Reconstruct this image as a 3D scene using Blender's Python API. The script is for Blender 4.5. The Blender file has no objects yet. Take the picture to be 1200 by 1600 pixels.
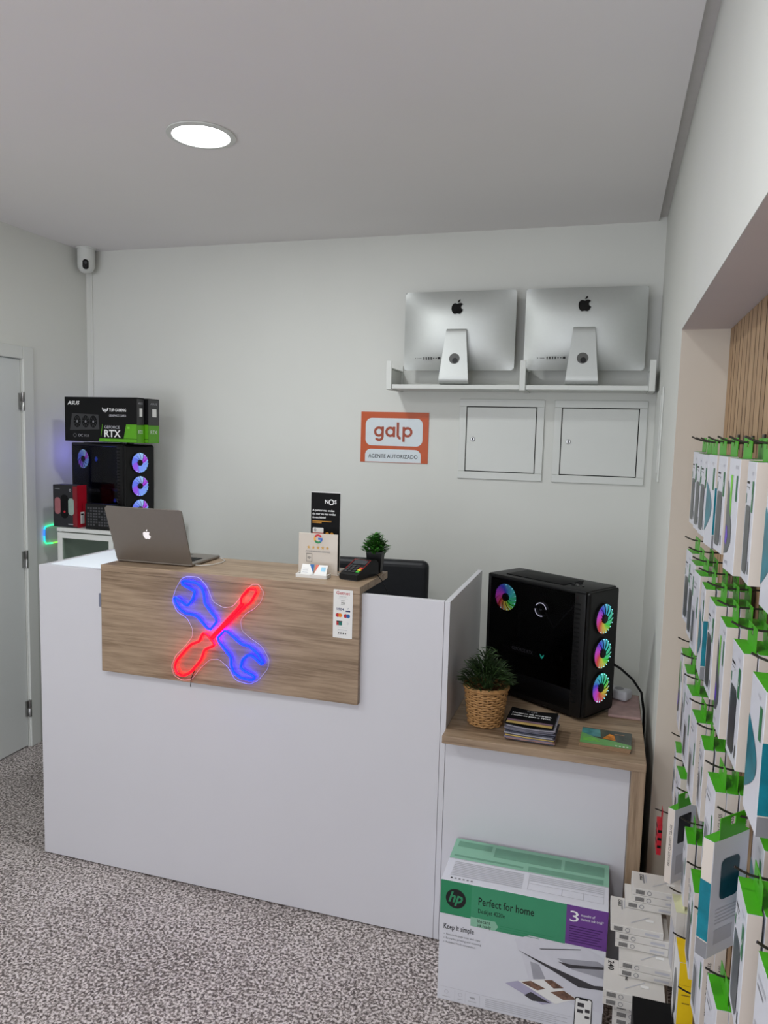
import bpy, bmesh, math, random
from mathutils import Vector, Matrix
from mathutils.geometry import tessellate_polygon
random.seed(7)
PI = math.pi
S = bpy.context.scene
COL = S.collection

# ------------------------------------------------------------------ camera
CAM_F, CAM_YAW, CAM_PITCH, CAM_ROLL, CAM_H = 1164.41, 0.2927, -0.1029, 0.0265, 1.68
fw = Vector((-math.sin(CAM_YAW)*math.cos(CAM_PITCH), math.cos(CAM_YAW)*math.cos(CAM_PITCH), math.sin(CAM_PITCH)))
r0 = fw.cross(Vector((0, 0, 1))).normalized(); u0 = r0.cross(fw)
cr, sr = math.cos(CAM_ROLL), math.sin(CAM_ROLL)
rt = r0*cr + u0*sr; up = u0*cr - r0*sr
cd = bpy.data.cameras.new('camera'); cam = bpy.data.objects.new('camera', cd); COL.objects.link(cam)
cam.matrix_world = Matrix(((rt.x, up.x, -fw.x, 0), (rt.y, up.y, -fw.y, 0), (rt.z, up.z, -fw.z, CAM_H), (0, 0, 0, 1)))
cd.sensor_fit = 'HORIZONTAL'; cd.sensor_width = 36; cd.lens = 36*CAM_F/1200; cd.clip_start = .02
S.camera = cam
# ------------------------------------------------------------------ world, light, exposure
S.view_settings.view_transform = 'Standard'; S.view_settings.look = 'None'
S.view_settings.exposure = 0.0; S.view_settings.gamma = 1.0; S.view_settings.use_curve_mapping = False
w = bpy.data.worlds.new('World'); S.world = w; w.use_nodes = True
w.node_tree.nodes['Background'].inputs[0].default_value = (.80, .88, 1, 1)
w.node_tree.nodes['Background'].inputs[1].default_value = 0.9
def area(name, loc, size, power, color, rot):
    l = bpy.data.lights.new(name, 'AREA'); l.shape = 'RECTANGLE'; l.size, l.size_y = size
    l.energy = power; l.color = color
    o = bpy.data.objects.new(name, l); COL.objects.link(o); o.location = loc; o.rotation_euler = rot
    return o
area('shop_window_daylight', (-1.3, -2.72, 1.35), (2.7, 2.2), 66, (.90, .92, 1), (PI/2+.72, 0, 0))
LAMP_POWER = 12.5
# ------------------------------------------------------------------ materials
MC = {}
def lin(c):
    c = c/255
    return c/12.92 if c <= .04045 else ((c+.055)/1.055)**2.4
def mat(name, rgb, rough=.5, metal=0., noise=0., scale=30., bump=0., spec=.5, emit=None, es=0., coat=0., alpha=1., trans=0., ior=1.45):
    if name in MC: return MC[name]
    m = bpy.data.materials.new(name); m.use_nodes = True; MC[name] = m
    n = m.node_tree.nodes; L = m.node_tree.links; b = n['Principled BSDF']
    col = (lin(rgb[0]), lin(rgb[1]), lin(rgb[2]), 1)
    b.inputs['Base Color'].default_value = col
    b.inputs['Roughness'].default_value = rough; b.inputs['Metallic'].default_value = metal
    b.inputs['Specular IOR Level'].default_value = spec; b.inputs['IOR'].default_value = ior
    b.inputs['Coat Weight'].default_value = coat; b.inputs['Alpha'].default_value = alpha
    b.inputs['Transmission Weight'].default_value = trans
    if emit:
        b.inputs['Emission Color'].default_value = (*emit, 1); b.inputs['Emission Strength'].default_value = es
    if noise or bump:
        tc = n.new('ShaderNodeTexCoord'); t = n.new('ShaderNodeTexNoise')
        t.inputs['Scale'].default_value = scale; t.inputs['Detail'].default_value = 4
        L.new(tc.outputs['Object'], t.inputs['Vector'])
        if noise:
            r = n.new('ShaderNodeValToRGB')
            r.color_ramp.elements[0].position = .3; r.color_ramp.elements[1].position = .7
            r.color_ramp.elements[0].color = tuple(c*(1-noise) for c in col[:3])+(1,)
            r.color_ramp.elements[1].color = tuple(min(1, c*(1+noise)) for c in col[:3])+(1,)
            L.new(t.outputs['Fac'], r.inputs['Fac']); L.new(r.outputs['Color'], b.inputs['Base Color'])
        if bump:
            bp = n.new('ShaderNodeBump'); bp.inputs['Strength'].default_value = bump; bp.inputs['Distance'].default_value = .002
            L.new(t.outputs['Fac'], bp.inputs['Height']); L.new(bp.outputs['Normal'], b.inputs['Normal'])
    return m
def glow(name, rgb, s):                                    # a thing that gives off light; rgb linear
    return mat(name, (0, 0, 0), .4, emit=rgb, es=s)
def wood(name, a, b_, axis='X', scale=1.0, rough=.45):
    m = bpy.data.materials.new(name); m.use_nodes = True; MC[name] = m
    n = m.node_tree.nodes; L = m.node_tree.links; b = n['Principled BSDF']
    tc = n.new('ShaderNodeTexCoord'); mp = n.new('ShaderNodeMapping')
    s = {'X': (1.1, 9, 9), 'Y': (9, 1.1, 9), 'Z': (9, 9, 1.1)}[axis]
    mp.inputs['Scale'].default_value = tuple(k*scale for k in s)
    L.new(tc.outputs['Object'], mp.inputs['Vector'])
    big = n.new('ShaderNodeTexNoise'); big.inputs['Scale'].default_value = 1.6; big.inputs['Detail'].default_value = 3; big.inputs['Distortion'].default_value = .7
    L.new(mp.outputs['Vector'], big.inputs['Vector'])
    mp2 = n.new('ShaderNodeMapping'); mp2.inputs['Scale'].default_value = tuple(k*scale*6 if k > 5 else k*scale*2.2 for k in s)
    L.new(tc.outputs['Object'], mp2.inputs['Vector'])
    fine = n.new('ShaderNodeTexNoise'); fine.inputs['Scale'].default_value = 2.0; fine.inputs['Detail'].default_value = 6; fine.inputs['Roughness'].default_value = .65
    L.new(mp2.outputs['Vector'], fine.inputs['Vector'])
    mul = n.new('ShaderNodeMath'); mul.operation = 'MULTIPLY'; mul.inputs[1].default_value = 14
    L.new(big.outputs['Fac'], mul.inputs[0])
    sn = n.new('ShaderNodeMath'); sn.operation = 'SINE'; L.new(mul.outputs[0], sn.inputs[0])
    ma = n.new('ShaderNodeMath'); ma.operation = 'MULTIPLY_ADD'; ma.inputs[1].default_value = .09
    L.new(sn.outputs[0], ma.inputs[0]); L.new(fine.outputs['Fac'], ma.inputs[2])
    r = n.new('ShaderNodeValToRGB'); e = r.color_ramp.elements
    e[0].position = .28; e[1].position = .68
    e[0].color = (*[lin(c) for c in a], 1); e[1].color = (*[lin(c) for c in b_], 1)
    L.new(ma.outputs[0], r.inputs['Fac']); L.new(r.outputs['Color'], b.inputs['Base Color'])
    b.inputs['Roughness'].default_value = rough
    return m
M_WALL = mat('white_wall_paint', (219, 220, 214), .75, noise=.012, scale=3, bump=.05)
M_CEIL = mat('ceiling_paint', (234, 231, 230), .8, noise=.01, scale=2)
M_GROOVE = mat('ceiling_groove_paint', (212, 209, 206), .9, noise=.02)
M_BEIGE = mat('beige_niche_paint', (206, 197, 184), .8, noise=.02, scale=4)
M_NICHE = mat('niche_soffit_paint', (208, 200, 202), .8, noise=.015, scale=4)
M_WHITE = mat('white_melamine', (207, 206, 211), .38, noise=.006, scale=5)
M_WHITEMETAL = mat('white_powder_coat', (214, 216, 211), .4, noise=.01, scale=8)
M_DOOR = mat('grey_white_door_lacquer', (210, 213, 211), .42, noise=.01, scale=3)
M_OAK = wood('light_oak_laminate', (116, 94, 72), (166, 143, 118))
M_OAKZ = wood('light_oak_laminate_upright', (116, 94, 72), (166, 143, 118), 'Z')
M_SLAT = wood('tan_slat_veneer', (150, 120, 88), (190, 158, 122), 'Z', 1.2, .6)
M_BLACKP = mat('black_plastic', (10, 10, 11), .45, noise=.1, spec=.35)
M_BLACKM = mat('matte_black', (8, 8, 9), .6, noise=.1, spec=.2)
M_BLACKG = mat('gloss_black', (6, 6, 7), .12, noise=.1)
M_GREYP = mat('dark_grey_plastic', (52, 52, 54), .45, noise=.05)
M_ALU = mat('brushed_aluminium', (200, 203, 200), .52, .7, noise=.01, scale=80)
M_LAPTOP = mat('grey_aluminium_lid', (150, 143, 136), .42, .85, noise=.01, scale=60)
M_STEEL = mat('satin_steel', (160, 160, 158), .3, 1, noise=.03)
M_WIRE = mat('dark_steel_wire', (72, 68, 64), .35, .8, noise=.05)
M_PAPER = mat('white_card', (228, 227, 224), .55, noise=.01)
M_CARTON = mat('white_carton', (212, 213, 220), .38, noise=.012, scale=10, coat=.15)
M_CARTSIDE = mat('warm_carton_side', (208, 198, 188), .5, noise=.02, scale=10)
M_INK = mat('black_ink', (14, 14, 16), .5, noise=.02)
M_GREYINK = mat('grey_ink', (128, 128, 132), .5, noise=.03)
M_LGREY = mat('pale_grey_ink', (182, 182, 188), .5, noise=.03)
M_GREEN = mat('lime_green_card', (70, 164, 24), .4, noise=.05, scale=40)
M_DGREEN = mat('dark_green_label', (42, 112, 66), .45, noise=.04)
M_LGREEN = mat('light_green_label', (118, 200, 60), .45, noise=.04)
M_TEAL = mat('teal_print', (10, 112, 128), .3, noise=.35, scale=25)
M_PHONE = mat('slate_phone_print', (78, 82, 84), .3, noise=.15, scale=12)
M_PURP = mat('violet_print', (96, 48, 190), .3, noise=.3, scale=60)
M_YEL = mat('yellow_card', (226, 190, 8), .45, noise=.04)
M_YELP = mat('pale_yellow_card', (214, 214, 176), .5, noise=.02)
M_OFFW = mat('warm_white_carton', (206, 202, 196), .5, noise=.02, scale=12)
M_RED = mat('red_card', (176, 18, 38), .4, noise=.05)
M_WHITEINK = mat('white_ink', (232, 232, 232), .5, noise=.01)
M_ORANGE = mat('orange_sign', (192, 80, 24), .4, noise=.03)
M_SIGNW = mat('sign_white', (214, 222, 226), .4, noise=.02)
M_GALP = mat('rust_lettering', (158, 62, 26), .4, noise=.04)

# ------------------------------------------------------------------ geometry helpers
TXT = {}
def text_geo(s, size, bold=0., shear=0., spacing=1.):
    k = (s, size, bold, shear, spacing)
    if k in TXT: return TXT[k]
    c = bpy.data.curves.new('lettering', 'FONT'); c.body = s; c.size = size; c.offset = bold*size; c.shear = shear
    c.space_character = spacing; c.resolution_u = 2; c.fill_mode = 'FRONT'
    o = bpy.data.objects.new('lettering', c); COL.objects.link(o)
    bpy.context.view_layer.update()
    me = bpy.data.meshes.new_from_object(o.evaluated_get(bpy.context.evaluated_depsgraph_get()))
    v = [(p.co.x, p.co.y) for p in me.vertices]; f = [tuple(p.vertices) for p in me.polygons]
    bpy.data.objects.remove(o); bpy.data.curves.remove(c); bpy.data.meshes.remove(me)
    TXT[k] = (v, f); return TXT[k]
class Fr:                                                  # a plane in space: origin, right, up
    def __init__(s, o, u, v):
        s.o = Vector(o); s.u = Vector(u).normalized(); s.v = Vector(v).normalized(); s.n = s.u.cross(s.v)
    def p(s, a, b, c=0): return s.o + s.u*a + s.v*b + s.n*c
class MB:
    def __init__(s): s.v = []; s.f = []; s.m = []; s.mats = []; s.sm = []
    def mi(s, m):
        if m not in s.mats: s.mats.append(m)
        return s.mats.index(m)
    def add(s, vs, fs, m, smooth=False):
        k = len(s.v); s.v += [tuple(p) for p in vs]; i = s.mi(m)
        for f in fs: s.f.append(tuple(a+k for a in f)); s.m.append(i); s.sm.append(smooth)
        return s
    def bm(s, bm, m, smooth=False):
        bm.verts.ensure_lookup_table(); bm.verts.index_update()
        s.add([p.co.copy() for p in bm.verts], [[q.index for q in f.verts] for f in bm.faces], m, smooth); bm.free(); return s
    def box(s, x0, x1, y0, y1, z0, z1, m, bev=0., seg=2, fr=None):
        bm = bmesh.new(); bmesh.ops.create_cube(bm, size=1)
        for p in bm.verts:
            p.co = Vector(((x0+x1)/2+p.co.x*(x1-x0), (y0+y1)/2+p.co.y*(y1-y0), (z0+z1)/2+p.co.z*(z1-z0)))
        if bev: bmesh.ops.bevel(bm, geom=bm.edges[:]+bm.verts[:], offset=bev, segments=seg, affect='EDGES', profile=.5)
        if fr:
            for p in bm.verts: p.co = fr.p(*p.co)
        return s.bm(bm, m)
    def poly(s, pts, m, fr=None, c=0.):
        P = [fr.p(a, b, c) if fr else Vector(a_) for a_ in pts for a, b in [a_[:2]]]
        tri = tessellate_polygon([P])
        fs = []
        ref = fr.n if fr else None
        for t in tri:
            t = tuple(t)
            if ref is not None and (P[t[1]]-P[t[0]]).cross(P[t[2]]-P[t[0]]).dot(ref) < 0: t = t[::-1]
            fs.append(t)
        return s.add(P, fs, m)
    def rect(s, a0, b0, a1, b1, m, fr, c=0.0004, r=0., tl=True, bl=True):
        if r <= 0: return s.poly([(a0, b0), (a1, b0), (a1, b1), (a0, b1)], m, fr, c)
        pts = []
        for cx, cy, st, on in ((a1-r, b0+r, -90, bl), (a1-r, b1-r, 0, tl), (a0+r, b1-r, 90, tl), (a0+r, b0+r, 180, bl)):
            if on:
                for i in range(7): t = math.radians(st+i*15); pts.append((cx+r*math.cos(t), cy+r*math.sin(t)))
            else: t = math.radians(st+45); pts.append((cx+r*(1 if math.cos(t) > 0 else -1), cy+r*(1 if math.sin(t) > 0 else -1)))
        return s.poly(pts, m, fr, c)
    def disc(s, a, b, r, m, fr, c=0.0004, n=28, rx=None):
        return s.poly([(a+(rx or r)*math.cos(i*2*PI/n), b+r*math.sin(i*2*PI/n)) for i in range(n)], m, fr, c)
    def arc(s, a, b, r0, r1, d0, d1, m, fr, c=0.0004, n=24):
        vs = []; fs = []
        for i in range(n+1):
            t = math.radians(d0+(d1-d0)*i/n)
            vs += [fr.p(a+r0*math.cos(t), b+r0*math.sin(t), c), fr.p(a+r1*math.cos(t), b+r1*math.sin(t), c)]
            if i: k = 2*i; fs.append((k-2, k-1, k+1, k))
        return s.add(vs, fs, m)
    def text(s, t, a, b, size, m, fr, c=0.0006, bold=0., shear=0., align='L', width=None, rot=0, spacing=1.):
        v, f = text_geo(t, size, bold, shear, spacing)
        if not v: return s
        x0 = min(p[0] for p in v); x1 = max(p[0] for p in v); sx = (width/(x1-x0)) if width else 1
        off = {'L': x0, 'C': (x0+x1)/2, 'R': x1}[align]; cr_, sr_ = math.cos(rot), math.sin(rot)
        P = []
        for x, y in v:
            x = (x-off)*sx; P.append(fr.p(a+x*cr_-y*sr_, b+x*sr_+y*cr_, c))
        return s.add(P, f, m)
    def tube(s, pts, r, m, closed=False, n=8, caps=True):
        pts = [Vector(p) for p in pts]; N = len(pts); rs = r if isinstance(r, (list, tuple)) else [r]*N
        vs = []; prev = None
        for i, p in enumerate(pts):
            a = pts[i-1] if (i or closed) else p; b = pts[(i+1) % N] if (i < N-1 or closed) else p
            t = (b-a).normalized()
            if prev is None:
                ref = Vector((0, 0, 1)) if abs(t.z) < .9 else Vector((1, 0, 0)); x = t.cross(ref).normalized()
            else: x = (prev-t*prev.dot(t)).normalized()
            prev = x; y = t.cross(x)
            for k in range(n): q = 2*PI*k/n; vs.append(p+(x*math.cos(q)+y*math.sin(q))*rs[i])
        fs = []
        for i in range(N if closed else N-1):
            j = (i+1) % N
            for k in range(n): fs.append((i*n+k, i*n+(k+1) % n, j*n+(k+1) % n, j*n+k))
        if caps and not closed: fs += [tuple(range(n))[::-1], tuple((N-1)*n+k for k in range(n))]
        return s.add(vs, fs, m, True)
    def lathe(s, prof, m, o=(0, 0, 0), n=40, cap0=True, cap1=True, ax='Z'):
        vs = []; fs = []
        for r, z in prof:
            for k in range(n):
                q = 2*PI*k/n; x, y = r*math.cos(q), r*math.sin(q)
                p = {'Z': (x, y, z), 'Y': (x, z, y), 'X': (z, x, y)}[ax]
                vs.append((p[0]+o[0], p[1]+o[1], p[2]+o[2]))
        for i in range(len(prof)-1):
            for k in range(n): fs.append((i*n+k, i*n+(k+1) % n, (i+1)*n+(k+1) % n, (i+1)*n+k))
        if cap0: fs.append(tuple(range(n))[::-1])
        if cap1: fs.append(tuple((len(prof)-1)*n+k for k in range(n)))
        return s.add(vs, fs, m, True)
    def prism(s, pts, d, m, fr, c=0.):                      # outline swept along the plane's normal, from c to c+d
        P = [fr.p(a, b, c) for a, b in pts]; Q = [fr.p(a, b, c+d) for a, b in pts]; n = len(P)
        area_ = sum(pts[i][0]*pts[(i+1) % n][1]-pts[(i+1) % n][0]*pts[i][1] for i in range(n))
        sides = [(i, (i+1) % n, n+(i+1) % n, n+i) for i in range(n)]
        if area_ < 0: sides = [t[::-1] for t in sides]
        s.add(P+Q, sides, m)
        s.poly(pts, m, fr, c+d)
        k0 = len(s.f); s.poly(pts, m, fr, c); s.f[k0:] = [t[::-1] for t in s.f[k0:]]
        return s
    def build(s, name, parent=None, loc=(0, 0, 0), rot=(0, 0, 0)):
        me = bpy.data.meshes.new(name); me.from_pydata(s.v, [], s.f)
        for m in s.mats: me.materials.append(m)
        me.polygons.foreach_set('material_index', s.m); me.polygons.foreach_set('use_smooth', s.sm); me.update()
        if any(s.sm): me.set_sharp_from_angle(angle=math.radians(40))
        o = bpy.data.objects.new(name, me); COL.objects.link(o)
        o.location = loc; o.rotation_euler = rot
        if parent: o.parent = parent
        return o
def tag(o, label=None, cat=None, group=None, kind=None):
    if label: o['label'] = label
    if cat: o['category'] = cat
    if group: o['group'] = group
    if kind: o['kind'] = kind
    return o
def thing(name, label, cat, loc, rz=0., group=None):
    o = bpy.data.objects.new(name, None); COL.objects.link(o); o.empty_display_size = .05
    o.location = loc; o.rotation_euler = (0, 0, rz); return tag(o, label, cat, group)
def dup(o, parent=None):
    c = o.copy(); COL.objects.link(c); c.parent = parent
    for ch in o.children: dup(ch, c)
    return c
def struct(name, mb, label=None, cat=None):
    o = mb.build(name); return tag(o, label, cat, kind='structure')
FX = Fr((0, 0, 0), (1, 0, 0), (0, 0, 1))                    # plane facing -Y

def apple(mb, a, b, s, m, fr, c=.0006):
    body = [(0, .30), (.12, .36), (.22, .375), (.32, .34), (.39, .27), (.31, .21), (.27, .12), (.27, .02), (.32, -.07), (.42, -.13),
            (.36, -.28), (.27, -.41), (.18, -.46), (.09, -.44), (0, -.41), (-.09, -.44), (-.18, -.46), (-.28, -.40), (-.37, -.25),
            (-.42, -.08), (-.42, .10), (-.37, .24), (-.27, .34), (-.15, .36), (-.06, .32)]
    leaf = [(.0, .40), (.01, .50), (.07, .59), (.17, .64), (.19, .64), (.17, .53), (.10, .44)]
    mb.poly([(a+x*s, b+y*s) for x, y in body[::-1]], m, fr, c)
    mb.poly([(a+x*s, b+y*s) for x, y in leaf[::-1]], m, fr, c)

# ================================================================== ROOM
XL, XR, YB, ZC, YN, ZN, XN, YF = -2.843, .180, 3.58, 2.644, 2.40, 2.014, .313, -2.75
def floor_mat():
    m = bpy.data.materials.new('speckled_stone_carpet'); m.use_nodes = True
    n = m.node_tree.nodes; L = m.node_tree.links; b = n['Principled BSDF']
    tc = n.new('ShaderNodeTexCoord')
    vo = n.new('ShaderNodeTexNoise'); vo.inputs['Scale'].default_value = 112; vo.inputs['Detail'].default_value = 2.5; vo.inputs['Roughness'].default_value = .6
    n2 = n.new('ShaderNodeTexNoise'); n2.inputs['Scale'].default_value = 3; n2.inputs['Detail'].default_value = 2
    v2 = n.new('ShaderNodeTexVoronoi'); v2.inputs['Scale'].default_value = 170
    for t in (vo, n2, v2): L.new(tc.outputs['Object'], t.inputs['Vector'])
    mx = n.new('ShaderNodeMath'); mx.operation = 'MULTIPLY_ADD'; mx.inputs[1].default_value = .10
    L.new(n2.outputs['Fac'], mx.inputs[0]); L.new(vo.outputs['Fac'], mx.inputs[2])
    sp = n.new('ShaderNodeSeparateColor'); L.new(v2.outputs['Color'], sp.inputs[0])
    m3 = n.new('ShaderNodeMath'); m3.operation = 'MULTIPLY_ADD'; m3.inputs[1].default_value = .16
    L.new(sp.outputs[0], m3.inputs[0]); L.new(mx.outputs[0], m3.inputs[2])
    r = n.new('ShaderNodeValToRGB'); e = r.color_ramp.elements
    e[0].position = .50; e[0].color = (.065, .052, .048, 1); e[1].position = .74; e[1].color = (.66, .60, .58, 1)
    q = e.new(.58); q.color = (.185, .155, .142, 1); q = e.new(.65); q.color = (.37, .33, .31, 1)
    L.new(m3.outputs[0], r.inputs['Fac']); L.new(r.outputs['Color'], b.inputs['Base Color'])
    bp = n.new('ShaderNodeBump'); bp.inputs['Strength'].default_value = .4; bp.inputs['Distance'].default_value = .002
    L.new(vo.outputs['Fac'], bp.inputs['Height']); L.new(bp.outputs['Normal'], b.inputs['Normal'])
    b.inputs['Roughness'].default_value = .55
    return m
struct('floor', MB().box(XL-.2, XN+.2, YF-.2, YB+.2, -.1, 0, floor_mat()), 'grey and beige speckled stone floor', 'floor')
c_ = MB(); c_.box(XL-.2, .145, YF-.2, YB+.2, ZC, ZC+.15, M_CEIL); c_.box(.145, XR+.25, YF-.2, YB+.2, ZC+.018, ZC+.15, M_GROOVE)
struct('ceiling', c_, 'plain pale ceiling with shadow gap along right wall', 'ceiling')
struct('wall_back', MB().box(XL-.2, XR+.3, YB, YB+.15, 0, ZC+.04, M_WALL))
# left wall with the door opening
DY0, DY1, DZ = 2.24, 3.085, 2.01
w_ = MB(); w_.box(XL-.15, XL, DY1, YB+.15, 0, ZC+.04, M_WALL); w_.box(XL-.15, XL, YF-.1, DY0, 0, ZC+.04, M_WALL); w_.box(XL-.15, XL, DY0, DY1, DZ, ZC+.04, M_WALL)
struct('wall_left', w_)
# right wall with the niche
w_ = MB(); w_.box(XR, XR+.3, YN, YB+.1, 0, ZC+.035, M_WALL)
w_.box(XR, XR+.3, YF-.1, YN, ZN, ZC+.035, M_WALL); w_.box(XR, XR+.3, YF-.1, -1.2, 0, ZN, M_WALL)
struct('wall_right', w_)
n_ = MB(); n_.box(XN+.012, XN+.1, -1.2, YN, 0, ZN, M_BLACKM)
n_.add([(XR+.001, YN-.0015, 0), (XN, YN-.0015, 0), (XN, YN-.0015, ZN), (XR+.001, YN-.0015, ZN)], [(0, 1, 2, 3)], M_BEIGE)
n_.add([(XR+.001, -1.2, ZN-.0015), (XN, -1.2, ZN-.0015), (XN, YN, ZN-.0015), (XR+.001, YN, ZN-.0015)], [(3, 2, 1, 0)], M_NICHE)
struct('wall_niche', n_)
s_ = MB(); y = YN-.003; k = 0
while y > -1.15:
    wd = (.062, .040)[k % 2]; s_.box(XN+.0006, XN+.0125, y-wd, y, 0, ZN-.002, M_BLACKM); s_.box(XN, XN+.0005, y-wd, y, 0, ZN-.002, M_SLAT); y -= wd+.008; k += 1
struct('trim_1', s_, 'vertical tan wood slat panelling lining the niche', 'panelling')
# shop-front wall behind the camera, with its window
w_ = MB(); w_.box(XL-.1, -2.7, YF-.15, YF, 0, ZC, M_WALL); w_.box(.1, XR+.3, YF-.15, YF, 0, ZC, M_WALL)
w_.box(-2.7, .1, YF-.15, YF, 2.5, ZC, M_WALL); w_.box(-2.7, .1, YF-.15, YF, 0, .2, M_WALL)
struct('wall_front', w_)
# door in the left wall
d = thing('door_1', 'plain grey-white flush door at the left edge, hinges on its right', 'door', (XL, DY1, 0)); tag(d, kind='structure')
MB().box(-.035, -.004, DY0-DY1+.003, -.004, .008, DZ-.004, M_DOOR, .002).build('door_leaf', d)
f_ = MB(); f_.box(.0005, .014, 0, .068, 0, DZ+.062, M_WHITEMETAL, .003); f_.box(.0005, .014, DY0-DY1-.068, DY0-DY1, 0, DZ+.062, M_WHITEMETAL, .003)
f_.box(.0005, .014, DY0-DY1+.0005, -.0005, DZ, DZ+.062, M_WHITEMETAL, .003); f_.build('door_frame', d)
for z in (.21, 1.0, 1.80):
    h = MB(); h.lathe([(.008, z-.045), (.008, z-.002), (.0065, z), (.008, z+.002), (.008, z+.045)], M_STEEL, (.010, -.003, 0), 12)
    h.box(-.003, .006, -.022, -.003, z-.04, z+.04, M_STEEL); h.build('hinge', d)

# ================================================================== CEILING LAMPS
def downlight(x, y, label):
    t = thing('ceiling_downlight', label, 'ceiling light', (x, y, ZC))
    r = MB(); r.lathe([(.094, -.001), (.112, -.001), (.112, -.005), (.094, -.007), (.094, -.001)], M_WHITEMETAL, n=48, cap0=False, cap1=False); r.build('trim_ring', t)
    e = MB(); e.lathe([(.093, -.003), (.093, -.006)], glow('lamp_diffuser', (.93, .98, 1), 9), n=48); e.build('diffuser', t)
    l = bpy.data.lights.new('downlight_beam', 'AREA'); l.shape = 'DISK'; l.size = .18; l.energy = LAMP_POWER; l.color = (.95, .985, 1)
    o = bpy.data.objects.new('downlight_beam', l); COL.objects.link(o); o.location = (0, 0, -.009); o.parent = t
downlight(-1.344, 2.267, 'round white recessed downlight glowing in the ceiling')
downlight(-2.05, .75, 'added unseen downlight brightening the room on the door side')  # out-of-view lamp, added to lift the light on the left wall
downlight(-.42, .45, 'added unseen downlight brightening the right wall and niche')  # invented lamp outside the view, brightens right wall, niche and counter divider
# ================================================================== BACK WALL
# galp sign
t = MB(); fr = Fr((-1.21, YB-.004, 1.544), (1, 0, 0), (0, 0, 1))
t.box(0, .349, 0, .250, 0, .0035, M_ORANGE, fr=Fr((-1.21, YB-.0005, 1.544), (1, 0, 0), (0, 0, 1)))
t.rect(.025, .083, .320, .220, M_SIGNW, fr, .0006, r=.032); t.rect(.025, .002, .314, .066, M_SIGNW, fr, .0006, r=.030, bl=False)
for gx_, gy_ in ((.095, .1525), (.154, .1525), (.243, .1525)): t.arc(gx_, gy_, .0135, .0258, 0, 360, M_GALP, fr, .0012, 32)
t.rect(.1085, .129, .1208, .178, M_GALP, fr, .0015); t.arc(.0968, .129, .0117, .0240, -150, 0, M_GALP, fr, .0015)
t.rect(.1675, .1267, .1798, .178, M_GALP, fr, .0015)
t.rect(.187, .139, .1993, .200, M_GALP, fr, .0015); t.arc(.2115, .139, .0122, .0245, 180, 262, M_GALP, fr, .0015)
t.rect(.2172, .104, .2295, .178, M_GALP, fr, .0015)
t.text('AGENTE AUTORIZADO', .170, .022, .027, M_INK, fr, .0012, bold=.006, align='C', width=.255)
tag(t.build('wall_sign'), 'orange and white lettered sign on the back wall', 'sign')
# meter cabinet hatches
def hatch(x0, x1, z0, z1, label, locky=.5):
    t = thing('utility_hatch', label, 'access panel', (x0, YB, z0)); W, H = x1-x0, z1-z0
    f = MB(); b = .034
    for a in ((0, W, 0, b), (0, W, H-b, H), (0, b, b, H-b), (W-b, W, b, H-b)): f.box(a[0], a[1], -.010, -.0005, a[2], a[3], M_WHITEMETAL, .002)
    f.box(b, W-b, -.003, -.0005, b, H-b, M_BLACKM); f.build('frame', t)
    MB().box(b+.004, W-b-.004, -.009, -.003, b+.004, H-b-.004, M_WHITEMETAL, .0015).build('hatch_door', t)
    l = MB(); l.lathe([(.011, -.009), (.011, -.012), (.009, -.014)], M_STEEL, (b+.035, 0, H*locky), 20, ax='Y'); l.box(b+.032, b+.038, -.0155, -.0135, H*locky-.007, H*locky+.007, M_INK)
    l.build('lock', t)
hatch(-.709, -.307, 1.482, 1.862, 'left of the two white utility hatches, below the left computer')
hatch(-.262, .148, 1.482, 1.862, 'right of the two white utility hatches, next to the corner')
t = thing('wall_hatch', 'narrow white access hatch on right wall seen edge-on', 'access panel', (XR, 3.02, 1.53))
MB().box(-.007, -.0005, 0, .36, 0, .36, M_WHITEMETAL, .002).build('frame', t)
MB().box(-.010, -.007, .03, .33, .03, .33, M_WHITEMETAL, .001).build('hatch_door', t)
# shelf with uprights
def shelf(x0, x1, label, ends):
    t = thing('wall_shelf', label, 'shelf', (x0, YB, 1.893)); W = x1-x0
    MB().box(.026, W-(.026 if ends == 'both' else 0), -.2, -.001, .004, .024, M_WHITEMETAL, .002).build('shelf_board', t)
    for xx in ([0, W-.026] if ends == 'both' else [0]):
        b = MB()
        b.box(xx, xx+.026, -.207, -.2, 0, .132, M_WHITEMETAL, .002); b.box(xx, xx+.026, -.007, -.001, 0, .125, M_WHITEMETAL, .001)
        b.box(xx, xx+.026, -.2, -.006, 0, .006, M_WHITEMETAL, .001)
        b.box(xx+.003, xx+.023, -.2, -.006, .095, .101, M_WHITEMETAL, .001); b.box(xx+.010, xx+.016, -.2, -.006, .006, .095, M_WHITEMETAL)
        b.build('bracket', t)
shelf(-1.024, -.406, 'left half of the white metal wall shelf above the hatches', 'left')
shelf(-.406, .163, 'right half of the white metal wall shelf, reaching the corner', 'both')
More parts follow.
